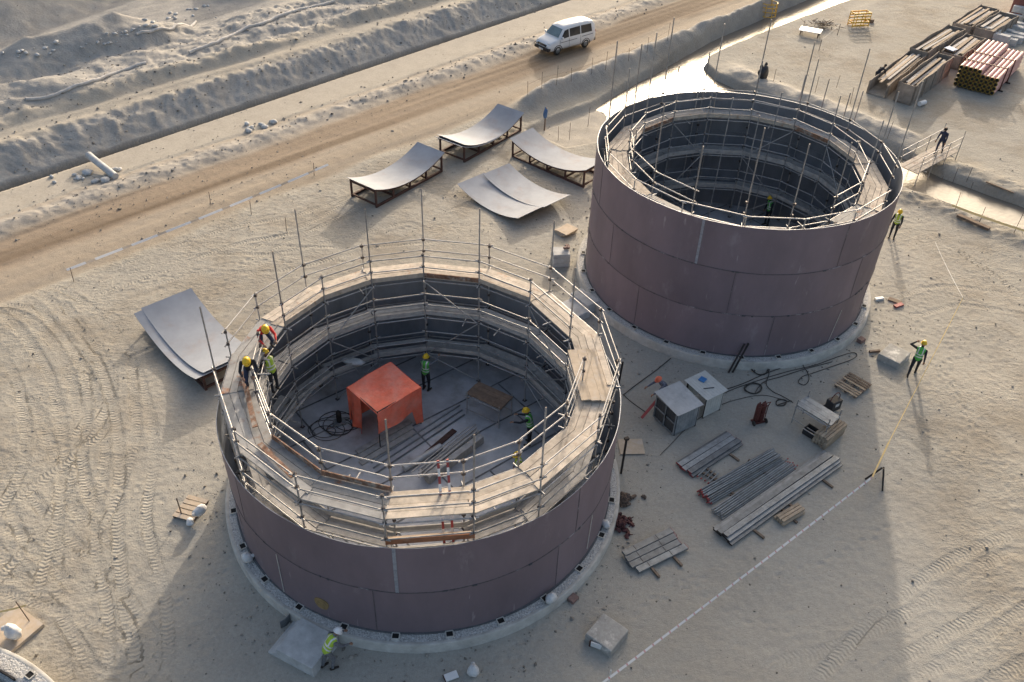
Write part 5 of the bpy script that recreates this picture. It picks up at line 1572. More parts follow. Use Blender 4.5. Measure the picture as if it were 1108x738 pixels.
for dx, dy in ((.0, 0), (.16, .05), (.08, .2)):
    p = on(612, 268); o = MB().box((0, 0, .05), (.20, .11, .10), .4).build('brick', M['brick']); tag(o, 'reddish brick on top of the three grey slabs', 'brick', 'bricks on the grey slabs')
    pz = on(606, 284); o.location = (pz.x + .22 + dx, pz.y + .15 + dy, pz.z + .735); o.rotation_euler = (0, 0, dx * 6)
# slabs showing past the front tank's far deck
for k, (u, v) in enumerate([(632, 330), (622, 338)]):
    o = concrete_block((u, v), R_(-50), (1.3, .75, .5 - .15 * k), ['grey concrete trough slab between the two tanks, against the ring', 'second grey concrete slab between the two tanks, lower'][k], M['block_plain'])
p = on(683, 484)
o = MB().box((0, 0, .012), (.95, .80, .022)).build('plywood_sheet', M['ply']); tag(o, 'plywood sheet lying on sand beside the lower tank', 'plywood sheet'); o.location = (p.x, p.y, p.z + .03); o.rotation_euler = (0, 0, R_(4))
p = on(620, 649)
o = MB().box((0, 0, .06), (.30, .24, .13)).build('brick', M['brick']); tag(o, 'single reddish brown block beside the ring of the lower tank', 'brick'); o.location = p; o.rotation_euler = (0, 0, R_(50))

# ------------------------------------------------------------------ sacks
def sack(px, d, label, seed, z=None, mt='sack'):
    p = on(*px) if z is None else gp(px[0], px[1], z)
    t = thing('sand_sack', label, 'sack', (p.x, p.y, (p.z if z is None else z)), seed * 1.3)
    MB().blob((0, 0, d[2] * .72), d, seed, .22).build('bag', M[mt], t)
    MB().tube((d[0] * .55, 0, d[2] * 1.15), (d[0] * 1.05, .03, d[2] * .9), d[1] * .22, 8, 0, d[1] * .4).build('tied_neck', M[mt], t)
    return t
sack((596, 650), (.20, .17, .19), 'white sack on the ring below the vertical rope, lower tank', 3, RH)
sack((655, 569), (.18, .15, .15), 'white sack on the ring beside the heap of red couplers', 4, RH)
sack((268, 606), (.20, .17, .18), 'grey-white sack on the ring in front of the stepped slab side', 5, RH)
sack((512, 729), (.20, .17, .22), 'white sack on bare sand at the lower photo edge', 6)
sack((16, 688), (.28, .22, .30), 'white sack on the sunlit slab near the empty ring', 7, .14)
sack((217, 555), (.26, .20, .18), 'white sack on the small pallet beside the lower tank', 8, .2)
sack((206, 566), (.18, .14, .10), 'small grey sack on sand against the small pallet', 9)
o = MB().blob((0, 0, .1), (.45, .22, .14), 12, .3).build('plastic_bag', M['sack']); tag(o, 'crumpled white plastic bag on the lower scaffold deck', 'plastic bag'); p = gp(382, 393, 1.8); o.location = (p.x, p.y, 1.78)
p = on(488, 733)
t = thing('sign_board', 'small white sign board lying beside the sack at the lower photo edge', 'sign', (p.x, p.y, p.z + .05), R_(25))
MB().box((0, 0, .02), (.42, .24, .03)).build('panel', M['white_paint'], t); MB().bar((-.21, -.12, .02), (-.21, .12, .02), .03, .05).build('end_strip', M['rust_frame'], t)
p = on(647, 703)
t = thing('sign_board', 'small white sign board propped against the stained square concrete block', 'sign', (p.x, p.y, p.z + .02), R_(-20))
MB().box((0, 0, .16), (.5, .03, .22)).build('panel', M['white_paint'], t)
for sx in (-1, 1): MB().box((sx * .27, 0, .16), (.05, .05, .28)).build('end_strip', M['rust_frame'], t)

# small pallet with post, and sunlit slab near the empty ring
p = on(207, 552)
t = thing('pallet', 'small pallet carrying sacks on sand at the shadow edge of the lower tank', 'pallet', (p.x, p.y, p.z), R_(75))
for k in range(5): MB().box((-.42 + k * .21, 0, .12), (.17, .8, .022)).build('slat', M['ply'], t)
for y in (-.35, .35): MB().box((0, y, .06), (1.0, .08, .09)).build('bearer', M['timber_dark'], t)
def post(px, h, label, r=.02, mt='rebar', tilt=(0, 0), name='marker_post', group=None, cat='post'):
    p = on(*px); o = MB().tube((0, 0, -.05), (tilt[0] * h, tilt[1] * h, h), r, 6).build(name, M[mt]); tag(o, label, cat, group); o.location = p; return o
post((197, 558), .9, 'short steel post standing beside the small pallet of sacks', .022)
p = on(12, 690)
o = MB().box((0, 0, .07), (1.5, 1.3, .16)).build('concrete_slab', M['ply']); tag(o, 'sunlit tan slab under the sack near the empty ring', 'slab'); o.location = (p.x - .1, p.y + .1, p.z - .02); o.rotation_euler = (0, 0, R_(60))
post((34, 675), 1.0, 'steel post at the corner of the sunlit tan slab', .016, 'rebar', (-.2, .1))
b = MB(); n = 16
for i in range(n):
    a0_, a1_ = R_(62 + 22 * i / n), R_(62 + 22 * (i + 1) / n)
    b.bar((6.45 * math.cos(a0_), 6.45 * math.sin(a0_), RH + .06), (6.45 * math.cos(a1_), 6.45 * math.sin(a1_), RH + .06), .05, .12)
o = b.build('curved_flat_bar', M['black_steel']); tag(o, 'curved dark steel bar lying on the empty gravel ring', 'steel bar'); o.location = (C3.x, C3.y, 0)

# ------------------------------------------------------------------ coupler heaps
cp = MB().box((0, 0, 0), (.09, .07, .07)).tube((-.07, 0, .02), (.07, 0, .02), .04, 8).tube((0, 0, -.02), (.0, .11, .05), .014, 5).build('scaffold_coupler', M['rebar'])
cr = MB().box((0, 0, 0), (.09, .07, .07)).tube((-.07, 0, .02), (.07, 0, .02), .04, 8).tube((0, 0, -.02), (.0, .11, .05), .014, 5).build('scaffold_coupler', M['rust_red'])
for (proto, px, lab, grp, sx) in ((cp, (676, 541), 'brown scaffold coupler in the heap beside the ring of the lower tank', 'heap of brown couplers', .32), (cr, (671, 570), 'dark red scaffold coupler in the heap beside the white sack', 'heap of red couplers', .30)):
    c = on(*px)
    rg = random.Random(px[0])
    for k in range(42):
        o = proto if k == 0 else proto.copy()
        if k: COL.objects.link(o)
        tag(o, lab, 'coupler', grp)
        r = abs(rg.gauss(0, .62)) * sx * 1.35
        a_ = rg.uniform(0, 6.28)
        x, y = c.x + r * math.cos(a_), c.y + 1.15 * r * math.sin(a_)
        o.scale = (1.35, 1.35, 1.35); o.location = (x, y, gz(x, y) + .04 + max(0, .16 * (1 - r / (sx * 1.1))) * rg.random()); o.rotation_euler = (rg.uniform(0, 6), rg.uniform(-.6, .6), rg.uniform(0, 6))

# ------------------------------------------------------------------ hoses and cables on the sand
def hose(px, r, label, mt='rubber', closed=False, name='hose', cat='hose', dz=.02):
    pts = []
    for q in px:
        p = on(q[0], q[1]); 
        pts.append(Vector((p.x, p.y, p.z + r + .008 + (q[2] if len(q) > 2 else 0))))
    sp = spline(pts, 6)
    sp = [Vector((p.x, p.y, max(p.z, gz(p.x, p.y) + r + .004))) for p in sp]
    o = MB().path(sp, r, 6).build(name, M[mt]); tag(o, label, cat); return o
def loops(cx, cy, rx, ry, turns, seed, lead):
    rg = random.Random(seed); out = []
    for k in range(int(turns * 9)):
        a_ = k * 2 * math.pi / 9 + seed
        out.append((cx + rx * math.cos(a_) * rg.uniform(.85, 1.1) + rg.uniform(-1, 1), cy + ry * math.sin(a_) * rg.uniform(.85, 1.1), .012 * (k // 9)))
    return out + lead
hose(loops(823, 400, 8.5, 6.5, 4, 1.0, [(832, 405), (829, 416), (836, 424), (848, 430), (858, 436)]), .017, 'dark hose coiled near the taller tank and running to the galvanised table')
hose(loops(815, 421, 9.5, 5.5, 4, 2.0, [(826, 414), (845, 408), (870, 400), (900, 392)]), .017, 'dark hose coiled closest to the gas trolley')
hose([(873, 380), (868, 388), (869, 396), (874, 404), (875, 412), (870, 417), (864, 414), (868, 408), (880, 404), (900, 397), (920, 390), (927, 385), (922, 382), (905, 387), (880, 396), (850, 403), (800, 419), (770, 432)], .016, 'long dark hose looping down from the taller tank ring')
hose([(905, 370), (880, 386), (856, 395), (830, 404), (805, 415), (785, 422)], .018, 'thin black cable running along the ring of the taller tank', name='cable', cat='cable')
hose([(726, 388), (710, 401), (692, 414), (674, 428)], .018, 'straight dark hose running from the taller tank ring to the lower tank')
hose([(674, 427), (684, 436), (698, 446)], .016, 'short dark hose reaching the meshed tin shed')
hose([(714, 493), (725, 482), (745, 462), (775, 441), (800, 432), (826, 428), (850, 434)], .012, 'thin cable trailing across sand past the open-sided shed', name='cable', cat='cable')
hose(loops(845, 436, 6, 3.5, 2, 3.0, [(856, 434)]), .02, 'small coil of dark hose at the leg of the galvanised table')
b = []
rg = random.Random(4)
cc = gp(362, 463, FZ)
pts = []
for k in range(60):
    a_ = k * .7; r_ = .55 + .25 * math.sin(k * .37)
    pts.append((cc.x + r_ * math.cos(a_) + .35 * math.sin(k * .09), cc.y + r_ * .8 * math.sin(a_) + .3 * math.cos(k * .05), FZ + .035 + .0006 * k))
o = MB().path(spline(pts, 4), .014, 5).build('cable', M['rubber']); tag(o, 'tangled black cable on the tank floor beside the red canopy', 'cable')
t = thing('grinder_stand', 'small black machine on a base among the tangled cable', 'machine', (cc.x + .15, cc.y + .25, FZ + .03), .4)
MB().box((0, 0, .05), (.45, .35, .08)).build('base', M['galv_board'], t); MB().lathe([(.001, .08), (.10, .08), (.10, .55), (.06, .62), (.001, .62)], 12).build('motor', M['black_steel'], t)

# posts leaning by the tanks
def strut(pa, pb, za, zb, label, w=.09, mt='black_steel'):
    A, B = gp(pa[0], pa[1], za), gp(pb[0], pb[1], zb)
    B.z = zb
    A.z = max(gz(A.x, A.y), za) if za < .3 else za
    o = MB().bar((0, 0, 0), B - A, w, w).build('steel_prop', M[mt]); o.location = A
    tag(o, label, 'steel prop', 'dark props around the tanks'); return o
def prop(px, h, label, lean=(0, 0), twin=False):
    p = on(*px)
    t = thing('steel_prop', label, 'steel prop', p, 0, 'dark steel props around the tanks')
    for k in ((0, 1) if twin else (0,)):
        MB().tube((.22 * k, .05 * k, 0), (.22 * k + lean[0], .05 * k + lean[1], h - .1 * k), .045, 8).build('leg', M['black_steel'], t)
    MB().box((lean[0], lean[1], h), (.16, .12, .10), .4).build('head', M['black_steel'], t)
prop((672, 488+24), 1.75, 'single dark steel prop standing beside the plywood sheet', (.02, .06))
prop((664, 415), 1.2, 'pair of dark steel props standing by the lower tank wall', (.05, .05), True)
p0, p1 = on(788, 404), None
t = thing('steel_prop', 'dark forked steel prop leaning on the wall of the taller tank', 'steel prop', p0, 0, 'dark steel props around the tanks')
w1 = Vector((C2.x + (TR + .06) * math.cos(R_(ang_of(C2, 805, 375, 1.0))), C2.y + (TR + .06) * math.sin(R_(ang_of(C2, 805, 375, 1.0))), 1.15)) - p0
for k in (0, 1): MB().bar((.18 * k, .03 * k, .03), w1 + Vector((.18 * k, .03 * k, 0)), .07, .05).build('leg', M['black_steel'], t)

# ------------------------------------------------------------------ barrier tapes
def ribbon(P, Q, w, mats, name, label, seg=.28, sag=.05, cat='barrier tape'):
    P, Q = Vector(P), Vector(Q); L = (Q - P).length; n = max(4, int(L / seg)); b = MB()
    d = (Q - P).normalized()
    for i in range(n):
        for_mi = i % len(mats)
        pts = []
        for u in (i / n, (i + 1) / n):
            tw = .9 + .1 * math.sin(u * L * .9)
            c = P.lerp(Q, u) - Vector((0, 0, sag * 4 * u * (1 - u)))
            off = Vector((0, 0, w / 2)) * (1 - .5 * tw) + Vector((-d.y, d.x, 0)) * (w / 2 * tw)
            pts.append((c - off, c + off))
        e = Vector((-d.y, d.x, 0)) * .0015
        v = [pts[0][0] - e, pts[1][0] - e, pts[1][1] - e, pts[0][1] - e, pts[0][0] + e, pts[1][0] + e, pts[1][1] + e, pts[0][1] + e]
        b.add(v, [(3, 2, 1, 0), (4, 5, 6, 7), (0, 1, 5, 4), (2, 3, 7, 6)], for_mi)
    o = b.build(name, mats); tag(o, label, cat); return o
WR = [M['tape_white']] * 5 + [M['tape_red']]
ribbon(gp(640, 748, .75), gp(943, 517, .75), .06, WR, 'barrier_tape', 'white and red barrier tape stretched across shaded sand beside the stacked boards', .06, .06)
ribbon(gp(944, 516, .75), gp(962, 478, .7), .06, [M['tape_yellow'], M['tape_yellow'], M['tape_yellow']], 'barrier_tape', 'short yellow tape at the tripod stand', .2, .02)
ribbon(gp(962, 478, .7), gp(1042, 322, .7), .032, [M['tape_yellow']] * 3, 'barrier_tape', 'yellow barrier tape stretched over sunlit sand past the walking person', .3, .06)
ribbon(gp(1042, 322, .7), gp(1012, 262, .6), .035, [M['tape_white']] * 3, 'barrier_tape', 'pale tape running on from the yellow tape towards the gangway', .3, .06)
ribbon(gp(72, 292, .55), gp(355, 178, .55), .12, [M['tape_white'], M['tape_white'], M['ply'], M['tape_white']], 'barrier_tape', 'white barrier tape along the near edge of the haul road', .45, .12)
ribbon(gp(1030, 222, .7), gp(1110, 250, .7), .13, [M['tape_yellow']] * 3, 'barrier_tape', 'wide yellow tape beside the water channel', .3, .05)
ribbon(gp(0, 662, .6), gp(28, 655, .7), .05, [M['tape_yellow']] * 3, 'barrier_tape', 'yellow tape at the sunlit tan slab', .3, .02)
p = on(949, 522)
t = thing('tape_stand', 'low tripod stand holding the barrier tapes at the shadow edge', 'stand', p, R_(20))
for a_ in (20, 140, 260): MB().tube((.42 * math.cos(R_(a_)), .42 * math.sin(R_(a_)), 0), (.03 * math.cos(R_(a_)), .03 * math.sin(R_(a_)), .78), .035, 6).build('leg', M['black_steel'], t)
MB().tube((-.3, -.1, .40), (.25, .2, .44), .02, 6).build('crosspiece', M['tube'], t)
post((658, 742), .85, 'thin pale post holding the barrier tape at the lower photo edge', .02, 'white_paint')
# ropes hanging on the tank shells
def shell_rope(c, u0, v0, z0, u1, v1, z1, label):
    A, B = R_(ang_of(c, u0, v0, z0)), R_(ang_of(c, u1, v1, z1)); b = MB()
    pts = [((TR + .03) * math.cos(A + (B - A) * k / 8), (TR + .03) * math.sin(A + (B - A) * k / 8), z0 + (z1 - z0) * k / 8) for k in range(9)]
    b.path(pts, .014, 5); o = b.build('rope', M['rope']); o.location = (c.x, c.y, 0); tag(o, label, 'rope')
shell_rope(C1, 302, 597, 2.4, 310, 638, .5, 'pale rope hanging down the lower tank on the stepped slab side')
shell_rope(C1, 638, 556, 2.4, 632, 592, .8, 'pale rope hanging down the lower tank above the white sacks')
shell_rope(C2, 905, 332, 2.1, 893, 367, .5, 'pale rope hanging down the taller tank over the hoses')

# ------------------------------------------------------------------ things on the decks and tank floor
# stack of boards across the deck at the right of the front tank
pa = gp(645, 385, 5.45)
A, B = gp(629, 378, 5.42), gp(645, 432, 5.42)
for k in range(3):
    d_ = (B - A).normalized(); nn_ = Vector((-d_.y, d_.x, 0))
    o = MB().bar((0, 0, 0), (B - A) * (1.0 + .02 * k), .31, .04).build('scaffold_plank', M['ply']); tag(o, 'pale plank laid lengthwise over the sunlit scaffold deck facing the tin sheds', 'plank', 'planks laid over the deck'); o.location = A + nn_ * (.315 * (k - 1)) + Vector((0, 0, .0)); o.location.z = 5.405
for k, (pa_, pb_, lab) in enumerate([((262, 402), (276, 462), 'rust brown plank lying on the deck behind the dark clad person'), ((281, 480), (317, 516), 'rust brown plank lying on the grey deck at the corner above the stepped slab')]):
    A, B = gp(*pa_, 5.43), gp(*pb_, 5.43)
    o = MB().bar((0, 0, 0), B - A, .16, .03).build('scaffold_plank', M['rusty_plank']); o.location = A; tag(o, lab, 'plank')
def floor_item(pa, pb, w, h, mt, name, label, cat, z=0, group=None, n=1, pitch=0, tube=False):
    A, B = gp(pa[0], pa[1], FZ + .02), gp(pb[0], pb[1], FZ + .02)
    d = (B - A); nr = Vector((-d.y, d.x, 0)).normalized()
    for k in range(n):
        o = (MB().tube((0, 0, 0), d, w / 2, 12) if tube else MB().bar((0, 0, 0), d, w, h)).build(name, M[mt])
        tag(o, label, cat, group); o.location = A + nr * (pitch * (k - (n - 1) / 2)) + Vector((0, 0, h / 2 + z)) + d.normalized() * (.12 * ((k * 7) % 3 - 1))
floor_item((388, 496), (446, 462), .23, .06, 'plank_in', 'scaffold_plank', 'grey plank on the tank floor in the row before the red canopy', 'plank', 0, 'planks before the red canopy', 3, .28)
floor_item((404, 507), (500, 444), .06, .06, 'galv_board', 'scaffold_tube', 'long thin tube on the tank floor reaching to the brown table', 'scaffold tube', 0, 'long tubes reaching the brown table', 3, .26, True)
floor_item((461, 492), (494, 464), .22, .05, 'rust_frame', 'rusty_board', 'rust orange board on the tank floor', 'board')
floor_item((440, 508), (480, 484), .26, .26, 'shed_roof', 'steel_pipe', 'thick grey pipe lying on the tank floor', 'pipe', 0, None, 1, 0, True)
floor_item((462, 518), (520, 474), .24, .36, 'plank_in', 'timber_beam', 'heavy grey beam on the tank floor under loose tubes', 'beam', 0, 'heavy beams on the tank floor', 2, .30)
floor_item((452, 520), (514, 470), .05, .05, 'tube_bright', 'scaffold_tube', 'loose tube lying on the heavy beams on the tank floor', 'scaffold tube', .37, 'loose tubes on the heavy beams', 4, .13, True)
# ladder with red and white stringers on the front deck
def ladder(A, B, wdir, w, label, mats, rungs=9):
    t = thing('access_ladder', label, 'ladder', A, 0)
    d = B - A; wd = Vector(wdir).normalized() * w / 2
    for sg in (-1, 1):
        b = MB(); n = 12
        for k in range(n):
            b.bar(d * (k / n) + wd * sg, d * ((k + 1) / n) + wd * sg, .07, .05, k % 2)
        b.build('stringer', mats, t)
    for k in range(rungs):
        f = (k + .6) / rungs
        MB().tube(d * f - wd, d * f + wd, .016, 6).build('rung', M['tube'], t)
A = gp(496, 590, 3.6); B = gp(491, 497, 6.6)
aL = R_(-77)
A = Vector((C1.x + 6.10 * math.cos(aL), C1.y + 6.10 * math.sin(aL), 3.62)); B = Vector((C1.x + 5.15 * math.cos(aL), C1.y + 5.15 * math.sin(aL), 6.35))
ladder(A, B, (math.cos(aL + 1.57), math.sin(aL + 1.57), 0), .26, 'red and white banded ladder rising past the front deck of the lower tank', [M['white_paint'], M['red_paint']], 8)
# ladder lying on lower deck, yellow pot and coil
aL = R_(165)
A = Vector((C1.x + 5.5 * math.cos(R_(178)), C1.y + 5.5 * math.sin(R_(178)), 1.86)); B = Vector((C1.x + 5.6 * math.cos(R_(142)), C1.y + 5.6 * math.sin(R_(142)), 1.86))
ladder(A, B, (math.cos(aL), math.sin(aL), 0), .34, 'grey ladder lying on the lowest scaffold deck', [M['plank_in'], M['plank_in']], 9)
# orange and ply toe boards at the rim, front of lower tank
for k, (a_, r_, z_, mt, lab) in enumerate([(-82, 6.28, 4.42, 'toe_orange', 'orange board on edge along the near rim of the lower tank'), (-82, 6.12, 4.30, 'ply', 'pale board beside the orange board at the near rim')]):
    hl = 1.25; c = Vector((C1.x + r_ * math.cos(R_(a_)), C1.y + r_ * math.sin(R_(a_)), z_)); d = Vector((-math.sin(R_(a_)), math.cos(R_(a_)), 0))
    o = MB().bar(d * -hl, d * hl, .22 if k else .035, .03 if k else .20).build('toe_board', M[mt]); o.location = c; tag(o, lab, 'board')

# ------------------------------------------------------------------ road side: pipe, stones, stakes, hoses
A, B = gp(96, 168, .55), gp(125, 191, .25)
o = MB().tube((0, 0, 0), B - A, .20, 16).tube(-(B - A).normalized() * .01, (B - A).normalized() * .1, .215, 16).build('concrete_pipe', M['block_plain']); o.location = A; tag(o, 'grey pipe lying across the ditch beside the pale path', 'pipe')
rg = random.Random(5)
for k in range(26):
    u, v = rg.choice([(112, 186), (128, 182), (88, 190), (65, 194), (110, 194), (290, 136), (276, 139), (270, 136)])
    p = on(u + rg.uniform(-9, 9), v + rg.uniform(-4, 4)); s_ = rg.uniform(.10, .34)
    o = MB().blob((0, 0, s_ * .3), (s_, s_ * .75, s_ * .5), k, .3, 0, 8, 6).build('boulder', M['block_plain']); tag(o, 'grey stone lying on the pale path beside the ditch', 'stone', 'stones on the pale path'); o.location = p; o.rotation_euler = (0, 0, rg.uniform(0, 6))
for k, (u, v) in enumerate([(571, 103), (586, 96), (602, 92), (618, 88), (640, 80), (655, 76), (680, 66), (700, 57), (722, 44), (604, 152), (616, 151), (636, 137)]):
    post((u, v), .95 + .2 * (k % 3), 'thin rusty stake on the bank between haul road and water', .013, 'rebar', (.03 * (k % 3 - 1), 0), 'stake', 'stakes along the bank', 'stake')
b = MB(); prev = None
for (u, v) in [(571, 103), (586, 96), (602, 92), (618, 88), (640, 80), (655, 76), (680, 66), (700, 57), (722, 44)]:
    p = on(u, v) + Vector((0, 0, .75))
    if prev: b.tube(prev, p, .006, 4)
    prev = p
tag(b.build('wire', M['rebar']), 'thin wire strung between the stakes along the bank', 'wire')
for (u, v) in [(80, 305), (228, 222), (272, 232), (340, 190), (310, 250)]:
    post((u, v), .8, 'thin stake at the near edge of the haul road', .016, 'rebar', (.05, .02), 'stake', 'stakes at the road edge', 'stake')
for k, (u, v) in enumerate([(1016, 205), (1030, 200), (1046, 196), (1033, 228), (1060, 240), (1097, 252), (1048, 212), (882, 100), (905, 95), (920, 112), (837, 88), (960, 150), (952, 146)]):
    post((u, v), .9 + .25 * (k % 2), 'thin stake near the water channel on the gangway side', .014, 'rebar', (.04 * (k % 3 - 1), .02), 'stake', 'stakes near the gangway', 'stake')
# blue clad marker
p = on(589, 141)
t = thing('marker_post', 'thin post wrapped in blue cloth at the water edge behind the plates', 'post', p, 0)
MB().tube((0, 0, 0), (.03, 0, 1.55), .05, 8).build('pole', M['timber_dark'], t)
MB().blob((.02, 0, 1.15), (.13, .12, .42), 31, .4).build('cloth_wrap', M['blue'], t)
# fabric hoses on the spoil
def on2(u, v): return on(u, v)
for k, (pts, r, lab) in enumerate([([(28, 108), (52, 106), (75, 97), (100, 88), (130, 78), (158, 69)], .11, 'pale fabric hose lying along the foot of the spoil heap'),
                        ([(205, 58), (235, 47), (262, 34), (285, 26), (300, 19), (330, 10), (362, 2)], .12, 'second pale fabric hose, higher up on the spoil'),
                        ([(148, 38), (168, 33), (190, 28), (212, 24)], .10, 'grey plastic pipe lying in the cut below the big heap')]):
    P = [on(u, v) + Vector((0, 0, r * .5)) for u, v in pts]
    sp = spline(P, 6); sp = [Vector((q.x, q.y, gz(q.x, q.y) + r * .5)) for q in sp]
    o = MB().path(sp, r, 8).build('fabric_hose', M['geotextile']); tag(o, lab, 'hose')
rg = random.Random(9)
for k in range(60):
    u = rg.uniform(0, 235); v = 62 - u * .17 + rg.uniform(-6, 6) if u < 150 else 30 + rg.uniform(-9, 6) - (u - 150) * .2
    p = on(u, v); s_ = rg.uniform(.06, .24)
    o = MB().blob((0, 0, s_ * .25), (s_, s_ * .7, s_ * .45), k + 50, .35, 0, 7, 5).build('rubble_lump', M['block_plain'] if k % 7 else M['sack']); tag(o, 'lump of broken rubble at the foot of the big spoil heap', 'rubble', 'rubble at the foot of the spoil heap'); o.location = p; o.rotation_euler = (0, 0, k)

# ------------------------------------------------------------------ gangway over the channel
A = gp(984, 182, .35); B = gp(1027, 158, .75)
A = Vector((A.x, A.y, .3)); B = Vector((B.x, B.y, .62))
t = thing('gangway', 'plank gangway with tube handrails crossing the water channel', 'gangway', A, 0)
d = B - A; nr = Vector((-d.y, d.x, 0)).normalized()
b = MB()
for k in range(4): b.bar(nr * (-.48 + .32 * k) - d * .03, nr * (-.48 + .32 * k) + d * 1.03, .29, .05)
b.build('deck_boards', M['plank'], t)
for sg in (-1, 1):
    for k in range(4):
        f = k / 3; MB().tube(d * f + nr * (.66 * sg) - Vector((0, 0, .9)), d * f + nr * (.66 * sg) + Vector((0, 0, 1.05 + (.35 if k == 3 else 0))), .024, 7).build('post', M['tube'], t)
    for h in (.55, 1.0): MB().tube(nr * (.66 * sg) + Vector((0, 0, h)) - d * .04, d * 1.03 + nr * (.66 * sg) + Vector((0, 0, h)), .024, 7).build('handrail', M['tube_bright'], t)
b = MB()
for f in (.15, .85): b.tube(d * f - nr * .8 - Vector((0, 0, .08)), d * f + nr * .8 - Vector((0, 0, .08)), .03, 7)
b.build('cross_tube', M['tube'], t)
pm = A + d * .72 + Vector((0, 0, .03))
person(pm, math.degrees(math.atan2(-d.y, -d.x)) + 10, 'person in dark navy clothes walking across the gangway', dict(lean=12, nod=12, legR=((.04, .4, -.95), (0, -.05, -1)), legL=((.04, -.3, -.95), (0, -.45, -.9)), armR=((.2, .3, -.9), (0, .6, -.8))),
       dict(shirt='cloth_navy', trouser='cloth_navy', boot='boot'))
def plank_px(pa, pb, w, h, mt, label, z=0, name='timber_plank', cat='plank'):
    A, B = on(*pa), on(*pb); o = MB().bar((0, 0, 0), B - A, w, h).build(name, M[mt]); o.location = A + Vector((0, 0, h / 2 + z + .02)); tag(o, label, cat); return o
plank_px((1036, 234), (1070, 249), .28, .12, 'timber_dark', 'dark double plank lying on sand beside the wide yellow tape')
plank_px((1053, 210), (1106, 231), .30, .08, 'ply', 'pale plank lying along the edge of the water channel')
plank_px((1066, 199), (1096, 211), .10, .05, 'timber_dark', 'dark stick floating at the far side of the channel', .1)
for k, (u, v, rz, d, mt, lab) in enumerate([(951, 324, .3, (.45, .16, .10), 'white_paint', 'white scrap pipe end lying by the ring of the taller tank'), (968, 326, -.6, (.6, .28, .06), 'timber_dark', 'dark scrap board lying by the ring of the taller tank'), (972, 331, .5, (.5, .2, .08), 'red_paint', 'reddish scrap board lying by the ring of the taller tank'), (931, 370, .6, (.30, .24, .2), 'brick', 'brown block lying against the ring of the taller tank'), (946, 381, .2, (.5, .1, .1), 'rebar', 'rusty offcut beside the pale sunlit block')]):
    p = on(u, v); o = MB().box((0, 0, d[2] / 2), d).build('scrap_piece', M[mt]); o.location = p; o.rotation_euler = (0, 0, rz); tag(o, lab, 'scrap')

# ------------------------------------------------------------------ far yard: troughs, pipes, blocks
def trough(near, far, w, h, label, z=0, fill=4, open_end=False):
    """long open-topped box; near/far = world xy of the middle of its short ends"""
    A, B = Vector(near), Vector(far); d = B - A; L = math.hypot(d.x, d.y); rz = math.atan2(d.y, d.x); m = (A + B) / 2
    t = thing('formwork_trough', label, 'formwork trough', (m.x, m.y, gz(A.x, A.y) + z), rz, 'long formwork troughs in the far yard')
    MB().box((0, 0, .06), (L, w, .10)).build('base', M['trough_in'], t)
    for sy in (-1, 1):
        b = MB(); n = 14; vs = []
        for s_ in (0, 1):
            for i in range(n + 1):
                x = -L / 2 + L * i / n; y = sy * (w / 2 - .05 * s_) + .10 * math.sin(i / n * math.pi) * sy * (.6 if sy > 0 else .2)
                for zz in (.0, h + .05 * math.sin(i * .9 + sy)): vs.append((x, y, zz))
        k = 2 * (n + 1)
        fs = []
        for i in range(n):
            fs += [(2 * i, 2 * i + 2, 2 * i + 3, 2 * i + 1), (k + 2 * i + 1, k + 2 * i + 3, k + 2 * i + 2, k + 2 * i), (2 * i + 1, 2 * i + 3, k + 2 * i + 3, k + 2 * i + 1)]
        fs += [(0, 1, k + 1, k), (2 * n + 1, 2 * n, k + 2 * n, k + 2 * n + 1)]
        b.add(vs, fs); b.build('side_panel', M['trough'], t)
        for i in range(5):
            x = -L / 2 + .15 + (L - .3) * i / 4
            MB().bar((x, sy * (w / 2 + .05), .02), (x, sy * (w / 2 + .05), h - .05), .06, .07, 0, (1, 0, 0)).build('stiffener', M['trough'], t)
    for sx in ((1,) if open_end else (-1, 1)):
        MB().box((sx * (L / 2 - .025), 0, h * .48), (.05, w - .02, h * .94)).build('end_panel', M['trough'], t)
    rg = random.Random(int(L * 77))
    for k in range(fill):
        y = -w / 2 + .14 + (w - .28) * (k + .5) / fill
        ll = L * rg.uniform(.72, .9)
        o = MB().box((0, 0, 0), (ll, (w - .3) / fill * .8, .07)).build('loose_board', M['plank_in'] if k % 2 else M['timber'])
        ox = rg.uniform(-.05, .05) * L
        tag(o, 'loose board inside the ' + label, 'board', 'boards in the ' + label)
        o.location = (m.x + ox * math.cos(rz) - y * math.sin(rz), m.y + ox * math.sin(rz) + y * math.cos(rz), t.location.z + .10 + .16 * rg.random() + (h * .70)); o.rotation_euler = (0, rg.uniform(-.015, .015), rz + rg.uniform(-.02, .02))
def mid2(p, q, z): 
    a_, b_ = gp(*p, z), gp(*q, z); return ((a_.x + b_.x) / 2, (a_.y + b_.y) / 2, 0)
trough(mid2((974, 87), (992, 92), 1.5), mid2((1016, 54), (1033, 61), 1.5), 1.15, 1.45, 'closest trough beside the pink pipes')
trough(mid2((941, 92), (959, 98), .6), mid2((990, 48), (1003, 51), 1.4), 1.3, .95, 'open-ended trough beside the crouching person', 0, 5, True)
trough(mid2((990, 47), (1003, 51), 1.5), mid2((1030, 22), (1045, 26), 1.5), 1.35, 1.2, 'boarded trough behind the open-ended one', 0, 5)
trough(mid2((1023, 52), (1040, 58), 1.3), mid2((1047, 33), (1068, 38), 1.3), 1.5, 1.1, 'trough with a blue sheet behind the closest one', 0, 4)
trough(mid2((1037, 19), (1050, 25), 1.4), mid2((1062, 1), (1084, 5), 1.4), 1.5, 1.1, 'boarded trough furthest up the row', 0, 5)
